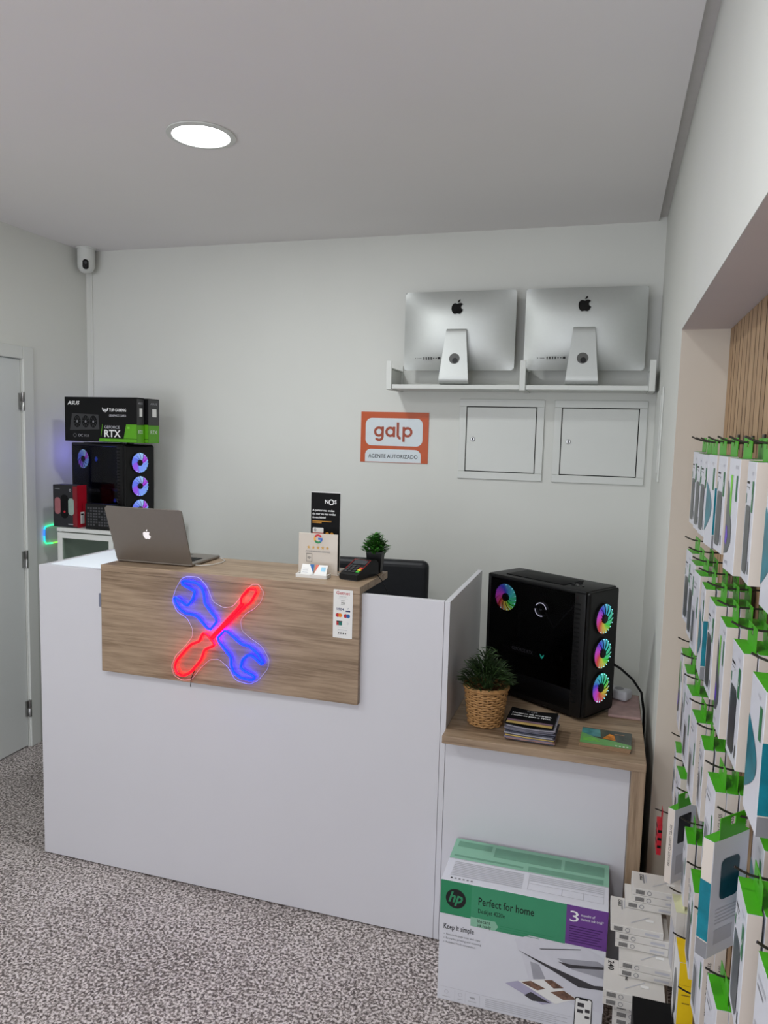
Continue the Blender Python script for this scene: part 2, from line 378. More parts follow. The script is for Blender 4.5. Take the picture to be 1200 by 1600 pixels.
# two all-in-one computers seen from behind
def allinone(x, rz, label):
    t = thing('desktop_computer', label, 'computer', (x, 3.50, 1.917), rz, 'silver all-in-one computers on the wall shelf')
    W, H = .522, .362; zb = .072; tilt = .05
    f = MB(); nx, nz = 40, 28; vs = []
    for j in range(nz+1):
        for i in range(nx+1):
            u = -1+2*i/nx; v = -1+2*j/nz
            b = .004+.050*((1-abs(u)**2.6)**1.0)*((1-abs(v)**2.6)**1.0)
            y_ = -.02-b-tilt*0
            r_ = .014; cx = max(0, abs(u)*W/2-(W/2-r_)); cz = max(0, abs(v)*H/2-(H/2-r_)); k = 1
            dd = math.hypot(cx, cz)
            if dd > r_ and cx > 0 and cz > 0: k = r_/dd
            X = math.copysign(min(abs(u)*W/2, W/2-r_)+cx*k, u) if cx else u*W/2
            Z = math.copysign(min(abs(v)*H/2, H/2-r_)+cz*k, v) if cz else v*H/2
            vs.append((X, y_, zb+H/2+Z))
    fs = [(j*(nx+1)+i, j*(nx+1)+i+1, (j+1)*(nx+1)+i+1, (j+1)*(nx+1)+i) for j in range(nz) for i in range(nx)]
    f.add(vs, fs, M_ALU, True)
    f.box(-W/2+.0005, W/2-.0005, -.0240, -.016, zb+.0005, zb+H-.0005, M_ALU, .0035)
    fr = Fr((0, -.0748, zb+H/2), (1, 0, 0), (0, 0, 1))
    body = f.build('housing', t)
    g = MB(); frl = Fr((0, -.0745, zb+H/2), (1, 0, 0), (0, 0, 1)); frl.v = Vector((0, .10, 1)).normalized(); frl.n = frl.u.cross(frl.v)
    apple(g, -.003, 0, .064, M_BLACKG, Fr((0, -.0672, zb+H/2+.098), (1, 0, 0), (0, .27, 1)), 0); g.build('logo', t)
    MB().box(-W/2+.006, W/2-.006, -.0162, -.0148, zb+.06, zb+H-.006, M_BLACKG).build('screen', t)
    # ports
    p = MB(); fp = Fr((0, -.0585, zb+.052), (1, 0, 0), (0, -.25, 1))
    p.disc(-.196, 0, .0022, M_INK, fp, 0); p.rect(-.186, -.001, -.166, .001, M_INK, fp, .001)
    for k in range(4): p.rect(-.157+k*.012, -.006, -.152+k*.012, .006, M_INK, Fr((0, -.060-.0014*k, zb+.052), (1, 0, 0), (0, -.25, 1)), .001)
    for k in range(2): p.disc(-.106+k*.012, 0, .0028, M_INK, Fr((0, -.0675, zb+.052), (1, 0, 0), (0, -.25, 1)), .001)
    p.rect(-.086, -.005, -.074, .005, M_INK, Fr((0, -.0705, zb+.052), (1, 0, 0), (0, -.25, 1)), .001)
    p.build('ports', t)
    # bent stand: plate swept along a profile, with a round cable hole
    s = MB(); prof = [(-.078, .255, .045), (-.086, .250, .046), (-.090, .24, .047)]
    for k in range(1, 15): q = k/14; prof.append((-.090-.030*q, .24-.212*q, .047+.021*q))
    for k in range(1, 7): a = PI/2*k/6; prof.append((-.120+.020*math.sin(a*0)+.020*(1-math.cos(a)), .028-.024*math.sin(a), .068+.002*k/6))
    prof.append((.03, .0035, .070)); prof.append((.065, .0035, .070))
    vs = []; fs = []; K = 16
    for (yy, zz, hw) in prof:
        for k in range(K+1): vs.append((-.008*0+(-1+2*k/K)*hw, yy, zz))
    hz, hr = .118, .0245
    for i in range(len(prof)-1):
        for k in range(K):
            fs.append((i*(K+1)+k, i*(K+1)+k+1, (i+1)*(K+1)+k+1, (i+1)*(K+1)+k))
    s.add(vs, fs, M_ALU, True)
    vs2 = [(a, b_+.0045 if b_ < -.08 else b_, c if b_ < -.08 else c-.0034) for a, b_, c in vs]; s.add(vs2, [q[::-1] for q in fs], M_ALU, True)
    st = s.build('stand', t)
    h = MB(); slope = math.atan2(.030, .212); fh = Fr((0, -.090-.030*(.24-hz)/.212-.0005, hz), (1, 0, 0), (0, math.sin(slope), math.cos(slope)))
    h.disc(0, 0, hr, mat('cable_hole_grey', (92, 92, 90), .5, noise=.05), fh, .0002); h.disc(.003, -.009, .0125, M_INK, fh, .0005)
    h.build('cable_hole', t)
    return t
allinone(-.707, 0, 'left of the two silver all-in-one computers on the wall shelf')
allinone(-.143, .02, 'right of the two silver all-in-one computers, by the corner')
# security camera and its duct
t = thing('security_camera', 'small white security camera under the ceiling corner', 'camera', (-2.778, 3.50, ZC))
MB().lathe([(.050, -.008), (.052, -.002), (.050, 0)], M_WHITEMETAL, n=32).build('mount', t)
b = MB(); b.lathe([(.045, -.008), (.045, -.085), (.043, -.105), (.034, -.122), (.018, -.132), (.001, -.134)], M_WHITEMETAL, n=36, cap1=False); b.build('body', t)
l = MB(); fl = Fr((.026, -.0372, -.095), (.82, .57, 0), (0, 0, 1))
l.prism([(.0155*math.cos(q*PI/14), (.0115 if q < 14 else -.0115)+.0145*math.sin(q*PI/14)) for q in range(28)], .005, M_BLACKG, fl, -.002); l.disc(0, .008, .008, M_GREYP, fl, .0042); l.arc(0, -.008, .006, .0075, 0, 360, M_GREYP, fl, .0042)
l.build('lens_window', t)
MB().box(XL+.032, XL+.043, YB-.006, YB-.0005, 1.10, ZC-.06, M_WALL, .002).build('cable_duct')
tag(bpy.data.objects['cable_duct'], 'thin white cable duct running down the back wall below the camera', 'cable duct')

# ================================================================== RECEPTION COUNTER
CX0, CX1, CY, CZ = -2.059, -.464, 2.300, 1.156
t = thing('reception_counter', 'large white reception counter with raised right side panel', 'counter', (CX0, CY, 0)); Wc = CX1-CX0
MB().box(0, Wc-.019, 0, .019, .004, CZ, M_WHITE, .0012).build('front_panel', t)
MB().box(Wc-.018, Wc, 0, .617, .004, CZ, M_WHITE, .0012).build('side_panel', t)
MB().box(0, .018, .0195, .44, .004, CZ-.019, M_WHITE, .001).build('side_panel', t)
tp = MB(); tp.box(0, .50, .0195, .44, CZ-.018, CZ-.001, M_WHITE, .001); tp.box(.03, .49, .03, .42, CZ-.001, CZ+.001, mat('white_glass_mat', (240, 247, 255), .6, noise=.01, spec=.3), .0006); tp.build('side_top', t)
MB().box(.019, Wc-.019, .0195, .60, .72, .738, M_WHITE, .001).build('desk_top', t)
# oak raised box
WX0, WX1, WZ = -1.763, -.761, 1.182
t = thing('transaction_shelf', 'light oak board and top hooked over the counter front', 'counter shelf', (WX0, 2.277, .783)); Ww = WX1-WX0
MB().box(0, Ww, 0, .022, 0, WZ-.783-.025, M_OAK, .0012).build('front_board', t)
MB().box(0, Ww, 0, .315, WZ-.783-.0245, WZ-.783, M_OAK, .0012).build('top_board', t)
# neon sign
up_ = [(-1.274, 1.024), (-1.325, 1.08), (-1.327, 1.109), (-1.336, 1.135), (-1.357, 1.15), (-1.404, 1.154), (-1.415, 1.149), (-1.411, 1.139), (-1.366, 1.122), (-1.364, 1.114), (-1.373, 1.088), (-1.392, 1.067), (-1.401, 1.068), (-1.439, 1.092), (-1.447, 1.087), (-1.441, 1.071), (-1.423, 1.05), (-1.399, 1.037), (-1.357, 1.035), (-1.306, 0.985)]
lo_ = [(-1.244, 0.996), (-1.183, 0.951), (-1.152, 0.946), (-1.123, 0.926), (-1.1, 0.894), (-1.105, 0.888), (-1.111, 0.892), (-1.14, 0.914), (-1.158, 0.914), (-1.178, 0.895), (-1.185, 0.867), (-1.174, 0.858), (-1.135, 0.844), (-1.132, 0.834), (-1.142, 0.827), (-1.182, 0.83), (-1.21, 0.845), (-1.221, 0.869), (-1.221, 0.898), (-1.278, 0.959)]
sh_ = [(-1.301, 0.961), (-1.184, 1.088), (-1.184, 1.113), (-1.154, 1.148), (-1.132, 1.148), (-1.125, 1.139), (-1.149, 1.098), (-1.166, 1.088), (-1.292, 0.958)]
ha_ = [(-1.313, .970), (-1.329, 0.975), (-1.338, 0.961), (-1.345, 0.943), (-1.378, 0.929), (-1.399, 0.908), (-1.437, 0.863), (-1.444, 0.839), (-1.435, 0.816), (-1.409, 0.811), (-1.38, 0.827), (-1.338, 0.877), (-1.324, 0.916), (-1.285, 0.935), (-1.292, 0.949)]
ac_ = [(-1.399, 1.169), (-1.353, 1.169), (-1.32, 1.138), (-1.297, 1.086), (-1.256, 1.069), (-1.22, 1.077), (-1.184, 1.121), (-1.149, 1.161), (-1.123, 1.163), (-1.103, 1.136), (-1.114, 1.103), (-1.14, 1.076), (-1.171, 1.057), (-1.191, 1.03), (-1.184, 0.994), (-1.152, 0.972), (-1.108, 0.948), (-1.081, 0.906), (-1.085, 0.873), (-1.12, 0.827), (-1.155, 0.808), (-1.209, 0.816), (-1.237, 0.859), (-1.274, 0.884), (-1.31, 0.878), (-1.348, 0.842), (-1.38, 0.799), (-1.418, 0.79), (-1.452, 0.803), (-1.464, 0.836), (-1.447, 0.877), (-1.409, 0.915), (-1.38, 0.952), (-1.378, 0.982), (-1.399, 1.018), (-1.442, 1.039), (-1.46, 1.076), (-1.446, 1.119), (-1.422, 1.159)]
def smooth(pts, it=1):
    for _ in range(it):
        q = []
        for i in range(len(pts)):
            a = pts[i]; b = pts[(i+1) % len(pts)]
            q += [(a[0]*.86+b[0]*.14, a[1]*.86+b[1]*.14), (a[0]*.14+b[0]*.86, a[1]*.14+b[1]*.86)]
        pts = q
    return pts
t = thing('neon_sign', 'glowing neon sign of a blue spanner crossed by a red screwdriver', 'neon sign', (-1.27, 2.262, .79))
loc = lambda P, y=0.: [(a+1.27, y, b-.79) for a, b in P]
NB = glow('blue_neon', (.0, .005, 1), 19); NR = glow('red_neon', (1, .0, .003), 9)
b = MB(); b.tube(loc(smooth(up_)), .0044, NB, True, 8); b.build('spanner_tube', t)
b = MB(); b.tube(loc(smooth(lo_)), .0044, NB, True, 8); b.build('spanner_tube', t)
b = MB(); b.tube(loc(smooth(sh_, 1), -.002), .0044, NR, True, 8); b.tube(loc([(-1.293, .963), (-1.175, 1.092)], -.002), .0042, NR); b.build('screwdriver_shaft_tube', t)
b = MB(); b.tube(loc(smooth(ha_), -.002), .0044, NR, True, 8); b.build('screwdriver_handle_tube', t)
def clear(name, tint, base=.03):
    m = bpy.data.materials.new(name); m.use_nodes = True; n = m.node_tree.nodes; L = m.node_tree.links; n.remove(n['Principled BSDF'])
    a = n.new('ShaderNodeBsdfTransparent'); a.inputs[0].default_value = (*tint, 1); g = n.new('ShaderNodeBsdfGlossy'); g.inputs['Roughness'].default_value = .04
    lw = n.new('ShaderNodeLayerWeight'); lw.inputs[0].default_value = .5; p = n.new('ShaderNodeMath'); p.operation = 'POWER'; p.inputs[1].default_value = 5
    q = n.new('ShaderNodeMath'); q.operation = 'MULTIPLY_ADD'; q.inputs[1].default_value = .9; q.inputs[2].default_value = base; x = n.new('ShaderNodeMixShader')
    L.new(lw.outputs['Facing'], p.inputs[0]); L.new(p.outputs[0], q.inputs[0]); L.new(q.outputs[0], x.inputs[0]); L.new(a.outputs[0], x.inputs[1]); L.new(g.outputs[0], x.inputs[2]); L.new(x.outputs[0], n['Material Output'].inputs[0])
    return m
CLEAR = clear('clear_acrylic', (.97, .97, .98)); GLASS = clear('smoked_glass', (.60, .60, .62), .015); PANE = clear('cabinet_glass', (.80, .86, .82), .03)
b = MB(); acs = smooth(ac_); b.prism([(a+1.27, c-.79) for a, c in acs], .003, CLEAR, Fr((0, .010, 0), (1, 0, 0), (0, 0, 1)))
b.tube(loc(acs, .0085), .0008, mat('acrylic_edge', (220, 215, 225), .2, noise=.02), True, 4); b.build('backing_plate', t)
b = MB(); b.tube([(-.099, .008, .045), (-.112, .006, .012), (-.117, .010, -.020)], .0015, M_BLACKP); b.build('power_lead', t)
MB().box(-.002, .008, -.010, 0, 0, .050, mat('blue_glow_tinted_plastic', (120, 124, 140), .4, noise=.02), .002).build('switch_box', t, (-.512, .0375, .23))  # dark box; the blue glow on it is mixed into its colour
# payment sticker
t = MB(); fr = Fr((-.853, 2.2765, 1.006), (1, 0, 0), (0, 0, 1)); t.rect(0, 0, .068, .163, M_PAPER, fr, .0003, .003)
mR = mat('dark_red_ink', (180, 30, 40), .5, noise=.03); mB = mat('navy_ink', (24, 34, 90), .5, noise=.03); mO = mat('amber_ink', (225, 130, 30), .5, noise=.03); mBl = mat('blue_ink', (20, 92, 160), .5, noise=.03)
t.text('Getnet', .034, .147, .0155, mR, fr, bold=.01, align='C', width=.048); t.text('powered by', .034, .1385, .005, M_GREYINK, fr, align='C')
t.rect(.016, .133, .052, .1335, M_LGREY, fr)
for q in ((.027, .113, .042, .1138), (.027, .1262, .042, .127)): t.rect(*q, M_INK, fr)
t.text('MB', .0345, .1155, .010, M_INK, fr, align='C', width=.012)
t.text('VISA', .025, .094, .011, mB, fr, bold=.02, shear=.3, align='C', width=.026); t.text('V', .052, .0985, .008, mB, fr, align='C'); t.rect(.044, .090, .060, .0945, mB, fr)
t.disc(.016, .077, .0068, mR, fr); t.disc(.025, .077, .0068, mO, fr, .0006); t.disc(.044, .076, .0068, mR, fr); t.disc(.053, .076, .0068, mBl, fr, .0006)
t.rect(.012, .043, .020, .058, mR, fr); t.rect(.020, .043, .032, .058, mat('teal_ink', (16, 110, 100), .5, noise=.03), fr, .0006); t.rect(.014, .054, .033, .058, M_INK, fr, .0008)
t.arc(.050, .051, .004, .0048, -60, 60, M_LGREY, fr); t.arc(.047, .051, .004, .0048, -60, 60, M_LGREY, fr)
t.rect(.016, .036, .052, .0365, M_LGREY, fr); t.rect(.018, .027, .051, .029, M_LGREY, fr)
for q in (.018, .026, .034, .042): t.rect(q+.001, .014, q+.005, .019, M_INK, fr)
for q in ((.016, .011, .052, .0115), (.016, .023, .052, .0235)): t.rect(*q, M_LGREY, fr)
tag(t.build('payment_sticker'), 'white strip of card payment logos stuck on the oak board', 'sticker')

# ================================================================== ON THE OAK TOP
# laptop
t = thing('laptop', 'open silver laptop on the oak top, lid towards the viewer', 'laptop', (-1.750, 2.352, WZ), .028)
b = MB(); b.box(0, .312, .004, .222, .002, .013, M_LAPTOP, .004, 3); b.box(.02, .292, .05, .125, .0128, .0134, M_INK); b.box(.10, .21, .145, .20, .0128, .0132, M_GREYP); b.build('base', t)
kb = MB()
for j in range(6):
    for i in range(14): kb.box(.024+i*.019, .040+i*.019, .052+j*.012, .062+j*.012, .0134, .0148, M_BLACKP)
kb.build('keyboard', t)
lean = math.radians(20); fr = Fr((0, .006, .010), (1, 0, 0), (0, -math.sin(lean), math.cos(lean)))
b = MB(); bmx = bmesh.new()
pts = []
for cx, cy, st in ((.302, .002, None), (.302, .208, 0), (.010, .208, 90), (.010, .002, None)):
    if st is None: pts.append((.312 if cx > .1 else 0, 0))
    else:
        for i in range(7): q = math.radians(st+i*15); pts.append((cx+.010*math.cos(q), cy+.010*math.sin(q)))
b.prism(pts, .006, M_LAPTOP, fr, -.003); b.build('lid', t)
b = MB(); apple(b, .152, .112, .036, glow('lit_logo', (1, .93, .95), .95), fr, .0036); tag(b.build('logo', t), 'white lit logo')
MB().box(.01, .302, .012, .205, -.0045, -.0032, M_BLACKG, fr=fr).build('screen', t)
b = MB(); b.tube([(.318, .02, .006), (.335, .03, .004), (.36, .07, .003), (.37, .12, .003), (.36, .17, .003), (.325, .20, .006)], .0016, mat('white_cable', (205, 203, 198), .5, noise=.02)); b.build('charging_cable', t)
# review sign in clear holder
CREAM = mat('cream_acrylic', (206, 196, 184), .3, noise=.01, coat=.3)
t = thing('review_sign', 'cream acrylic sign with coloured G and five gold stars', 'sign', (-1.047, 2.432, WZ), .0)
b = MB(); b.box(0, .148, 0, .003, .001, .146, CREAM, .001); fr = Fr((0, -.0004, 0), (1, 0, 0), (0, 0, 1)); b.box(-.002, .154, -.002, .045, 0, .003, CREAM, .001)
gx, gy = .074, .127
gR = mat('g_red', (200, 40, 50), .4, noise=.02); gY = mat('g_amber', (235, 170, 60), .4, noise=.02); gG = mat('g_green', (40, 140, 80), .4, noise=.02); gB = mat('g_blue', (50, 110, 200), .4, noise=.02)
for a0, a1, mm in ((35, 150, gR), (150, 210, gY), (210, 310, gG), (310, 360, gB)): b.arc(gx, gy, .0095, .0165, a0, a1, mm, fr, .0004, 14)
b.rect(gx, gy-.0035, gx+.0165, gy+.0035, gB, fr, .0007)
gold = mat('gold_star_ink', (205, 160, 84), .4, noise=.04)
for k in range(5):
    cx, cy = .0385+k*.0178, .0955
    b.poly([(cx+(.0072 if q % 2 == 0 else .003)*math.sin(q*PI/5), cy+(.0072 if q % 2 == 0 else .003)*math.cos(q*PI/5)) for q in range(10)][::-1], gold, fr, .0004)
b.text('AVALIE-NOS NO GOOGLE', .074, .079, .0078, M_GREYINK, fr, bold=.01, align='C', width=.094)
for q in ((.030, .045, .0312, .072), (.0508, .045, .052, .072), (.030, .072, .052, .0735), (.030, .044, .052, .045)): b.rect(*q, M_GREYP, fr)
for r_ in (.003, .006, .009): b.arc(.041, .052, r_-.0007, r_+.0007, 45, 135, M_GREYP, fr)
b.build('panel', t)
# flyer in stand behind
t = thing('flyer_stand', 'tall black flyer in a clear stand behind the cream sign', 'flyer', (-1.036, 2.515, WZ), .0)
b = MB(); b.box(0, .112, 0, .0015, 0, .284, M_BLACKM); b.box(-.001, .1135, .0016, .0026, 0, .287, M_PAPER)
fr = Fr((0, -.0003, 0), (1, 0, 0), (0, 0, 1))
b.text('N', .054, .246, .019, M_WHITEINK, fr, bold=.02); b.arc(.0785, .251, .0070, .0106, 0, 360, M_WHITEINK, fr); b.text('S', .0905, .246, .019, M_WHITEINK, fr, bold=.02)
for k, s in enumerate(('A pensar nas ondas', 'do mar ou nas ondas', 'do escritório?')): b.text(s, .006, .2165-k*.013, .0105, M_WHITEINK, fr, bold=.02, width=(.085, .090, .052)[k])
amb = mat('amber_print', (214, 150, 50), .5, noise=.05); b.rect(.006, .1785, .080, .181, amb, fr); b.rect(.006, .173, .042, .1755, amb, fr)
b.rect(.008, .11, .050, .155, mat('salmon_print', (190, 96, 80), .5, noise=.2), fr, .0004, .003); b.rect(.008, .138, .050, .156, M_PAPER, fr, .0006, .003); b.arc(.018, .147, .003, .0045, 0, 360, M_INK, fr, .0008)
b.text('20', .058, .117, .034, amb, fr, bold=.02); b.build('flyer', t)
b = MB(); b.box(-.002, .114, .0028, .0040, 0, .290, CLEAR); b.box(-.002, .114, -.002, .05, -.0, .0015, CLEAR); b.build('clear_holder', t)
# business card holder with cards
t = thing('card_holder', 'small white card holder in front of the cream sign', 'card holder', (-1.023, 2.352, WZ), .04)
b = MB(); b.box(0, .114, 0, .045, 0, .006, M_PAPER, .001); b.box(0, .114, 0, .004, .005, .013, M_PAPER, .001); b.box(0, .003, 0, .045, .005, .013, M_PAPER); b.box(.111, .114, 0, .045, .005, .013, M_PAPER); b.box(.0555, .0585, 0, .045, .005, .013, M_PAPER); b.build('tray', t)
for q, (xx, nm) in enumerate(((-1.013, 'left white business cards with blue stripe in the card holder'), (-.962, 'right business cards with red and blue print in the card holder'))):
    c = thing('business_cards', nm, 'business cards', (xx, 2.368, WZ+.0065), .04); f2 = Fr((0, 0, 0), (1, 0, 0), (0, .55, .83)); b = MB()
    b.box(0, .044, 0, .042, -.006, 0, M_PAPER, fr=f2)
    if q == 0:
        b.poly([(.028, .042), (.044, .042), (.044, .012)], mBl, f2, .0004)
        for k in range(3): b.rect(.006, .010+k*.008, .026, .0115+k*.008, M_LGREY, f2)
    else:
        b.poly([(0, .042), (.012, .042), (0, .010)], mat('coral_ink', (220, 110, 90), .5, noise=.02), f2, .0004); b.rect(.022, .018, .038, .034, mat('pale_blue_ink', (150, 200, 225), .5, noise=.02), f2)
    b.build('card_stack', c)
# card terminal
t = thing('card_terminal', 'black card payment terminal with keypad on oak top', 'payment terminal', (-.872, 2.380, WZ), -.22); t.scale = (.92, .86, .92)
b = MB(); prof = [(0, .004), (0, .022), (.030, .032), (.105, .060), (.150, .062), (.168, .050), (.172, .004)]
fs_ = Fr((0, 0, 0), (0, 1, 0), (0, 0, 1)); b.prism(prof, .078, M_BLACKP, fs_, 0); b.box(.003, .075, .002, .17, 0, .004, M_GREYP); b.build('housing', t)
ft = Fr((0, .0335, .0340), (1, 0, 0), (0, .075, .028)); b = MB()
b.rect(.010, .048, .068, .078, mat('terminal_screen', (58, 62, 66), .15, noise=.02), ft, .0008); b.build('screen', t)
b = MB()
for j in range(4):
    for i in range(3): b.box(.008+i*.017, .020+i*.017, -.014+j*.014, -.005+j*.014, 0, .0022, M_GREYP, .0007, fr=ft)
for j, mm in enumerate((mat('green_key', (60, 170, 60), .4, noise=.02), mat('yellow_key', (220, 200, 40), .4, noise=.02), mat('red_key', (210, 70, 50), .4, noise=.02))): b.box(.059, .073, -.014+j*.014, -.005+j*.014, 0, .0024, mm, .0007, fr=ft)
b.build('keypad', t)
b = MB(); rd = mat('terminal_red_trim', (190, 50, 50), .4, noise=.02)
b.tube([ft.p(.004, .005, .001), ft.p(.005, .082, .001), ft.p(.074, .082, .001), ft.p(.0755, .005, .001)], .0010, rd); b.build('red_trim', t)
b = MB(); b.tube([(.07, .15, .006), (.095, .14, .003), (.115, .11, .003), (.13, .10, -.002), (.145, .12, -.05), (.15, .13, -.16)], .0018, M_BLACKP); b.build('power_lead', t)
# small plant in black pot
def leafy(mb, n, R, H, base_r, m, seed, lw, ll, z0):
    rnd = random.Random(seed)
    for i in range(n):
        a = rnd.uniform(0, 2*PI); k = math.sqrt(rnd.uniform(0.0, 1)); el = rnd.uniform(.0, 1)
        tip = Vector((R*k*math.cos(a), R*k*math.sin(a), z0+H*(1-.75*k*k)*rnd.uniform(.45, 1)))
        L = ll*rnd.uniform(.7, 1.2); d = Vector((math.cos(a)*(.35+k), math.sin(a)*(.35+k), rnd.uniform(.2, 1.1))).normalized()
        base = tip-d*L; side = d.cross(Vector((rnd.uniform(-.3, .3), rnd.uniform(-.3, .3), 1))).normalized()*lw*rnd.uniform(.7, 1.2)
        mid = base+d*L*.5+Vector((0, 0, L*.12)); nrm = side.cross(d).normalized()*lw*.25
        vs = [base, mid-side, mid-nrm, mid+side, tip+Vector((0, 0, -L*.08))]
        mb.add(vs, [(0, 1, 2), (0, 2, 3), (1, 4, 2), (2, 4, 3)], m, True)
LEAF1 = mat('bright_leaf', (52, 112, 34), .45, noise=.35, scale=60); LEAF2 = mat('dark_leaf', (44, 66, 30), .5, noise=.4, scale=50)
STEM = mat('plant_stem', (50, 74, 34), .6, noise=.2)
t = thing('potted_plant', 'small bright green plant in a black pot on oak top', 'plant', (-.800, 2.562, WZ))
b = MB(); b.lathe([(.030, 0), (.033, .004), (.041, .072), (.041, .078), (.037, .078), (.036, .068), (.0, .066)], M_BLACKP, n=4, cap1=False)
pot = b.build('pot', t, rot=(0, 0, PI/4+.1))
for p in pot.data.polygons: p.use_smooth = False
b = MB(); leafy(b, 330, .062, .082, .02, LEAF1, 3, .0060, .036, .075)
for k in range(14):
    a = k*2.4; b.tube([(0, 0, .066), (.02*math.cos(a), .02*math.sin(a), .095), (.043*math.cos(a), .043*math.sin(a), .118)], .0012, STEM, n=5)
b.build('foliage', t)

# ================================================================== OFFICE CHAIR BEHIND THE COUNTER
t = thing('office_chair', 'black office chair behind the counter, only its backrest showing', 'chair', (-.93, 2.93, 0), .12)
LEA = mat('black_leatherette', (22, 24, 28), .5, noise=.15, scale=60, bump=.2)
MB().box(-.215, .215, .20, .26, .66, 1.13, LEA, .028, 4).build('backrest', t)
MB().box(-.24, .24, -.26, .20, .44, .52, LEA, .03, 4).build('seat', t)
b = MB(); b.tube([(0, .10, .43), (0, .27, .45), (0, .30, .55), (0, .265, .80)], .018, M_BLACKP); b.build('back_support', t)
b = MB(); b.lathe([(.028, .10), (.028, .26), (.018, .26), (.018, .44)], M_BLACKP, n=20); b.build('gas_lift', t)
for k in range(5):
    a = k*2*PI/5+.3; b = MB(); b.tube([(0, 0, .11), (.27*math.cos(a), .27*math.sin(a), .075)], [.026, .016], M_BLACKP); lg = b.build('base_leg', t)
    c = MB(); c.lathe([(.024, -.012), (.026, -.008), (.026, .008), (.024, .012)], M_BLACKP, (.27*math.cos(a), .27*math.sin(a), .0265), 20, ax='Y'); c.tube([(.27*math.cos(a), .27*math.sin(a), .075), (.27*math.cos(a), .27*math.sin(a), .045)], .006, M_STEEL); c.build('caster', lg)

# ================================================================== SIDE DESK ON THE RIGHT
SX0, SX1, SY0, SY1, SZ = -.464, .150, 2.240, 2.868, .737
t = thing('side_desk', 'low desk with light oak top and white front, right of the counter', 'desk', (SX0, SY0, 0)); W = SX1-SX0
MB().box(0.0005, W, 0, SY1-SY0, SZ-.025, SZ, M_OAK, .001).build('desk_top', t)
MB().box(W-.040, W, .004, SY1-SY0, 0, SZ-.0255, M_OAKZ, .001).build('side_leg', t)
MB().box(.001, W-.0405, .0605, .078, .004, SZ-.0255, M_WHITE, .001).build('front_panel', t)

HUES = []
def hsv(h, s, v):
    i = int(h*6) % 6; f = h*6-int(h*6); p, q, u = v*(1-s), v*(1-f*s), v*(1-(1-f)*s)
    return ((v, u, p), (q, v, p), (p, v, u), (p, q, v), (u, p, v), (v, p, q))[i]
for k in range(24): HUES.append(glow('led_hue_%d' % k, hsv(k/24, .9, 1), .42))
COOL = [glow('led_cool_%d' % k, c, .85) for k, c in enumerate(((.10, .14, .85), (.14, .20, .92), (.22, .36, 1), (.36, .55, 1), (.30, .10, .85), (.45, .05, .80)))]
DOTW = glow('led_dot', (.35, .9, 1), 1.4)
def case_fan(parent, loc, rot, R, palette, start=0.):
    o = MB(); fr = Fr((0, 0, 0), (1, 0, 0), (0, 1, 0)); nb = 11
    ring = [(R*1.04, -.004), (R*1.04, .003), (R*.99, .003), (R*.99, -.004)]
    o.lathe(ring, M_BLACKP, n=40, cap0=False, cap1=False)
    N = 66; start += 16
    for i in range(N):
        sub = i % (N//nb)
        vs = []
        for e in (i, i+1):
            for j in range(5):
                q = j/4; a = 2*PI*e/N+.55*q; r_ = R*(.30+.68*q); vs.append((r_*math.cos(a), r_*math.sin(a), (-.003+.004*(sub+(e-i))/6)))
        ang = (i/N)
        if palette == 'rainbow':
            # LED colours run round the ring, red-violet on the left to green and blue on the right
            d = (ang*360+start) % 360
            key = [(0, .50), (60, .58), (100, .62), (140, .80), (180, .93), (225, .86), (255, .74), (285, .60), (320, .42), (360, .50)] if start >= 900 else \
                  [(0, .42), (50, .54), (90, .62), (130, .72), (170, .86), (205, .97), (240, 1.04), (275, 1.16), (310, 1.34), (360, 1.42)]
            for (a0, h0), (a1, h1) in zip(key, key[1:]):
                if a0 <= d <= a1: hh = h0+(h1-h0)*(d-a0)/(a1-a0); break
            m = HUES[int(hh*24+.8) % 24]
        else:
            d = ang*360
            m = COOL[5] if (d > 345 or d < 28) else COOL[4] if 165 < d < 235 else COOL[3] if 25 < d < 75 else COOL[2] if (75 < d < 110 or 240 < d < 345) else COOL[1]
        if sub == 0: m = M_BLACKP if palette == 'rainbow' and False else m
        o.add(vs, [(j, 5+j, 6+j, j+1) for j in range(4)], m, False)
    fan = o.build('case_fan', parent, loc, rot)
    h = MB(); h.lathe([(R*.30, -.006), (R*.30, .004), (R*.26, .006), (.0005, .006)], M_BLACKP, n=28, cap1=False); h.build('hub', fan)
    l = MB()
    for k in range(12):
        a = math.radians(-115+k*18.5); l.lathe([(.0017, .002), (.0013, .0036), (.0002, .0040)], DOTW, (R*.93*math.cos(a), R*.93*math.sin(a), 0), 8)
        vs = [(R*.90*math.cos(a-.02), R*.90*math.sin(a-.02), .0035), (R*.90*math.cos(a+.02), R*.90*math.sin(a+.02), .0035), (R*.60*math.cos(a-.24), R*.60*math.sin(a-.24), .0030)]
        l.add(vs, [(0, 1, 2)], glow('led_streak', (.35, .75, .85), .7))
    l.build('led_ring', fan)
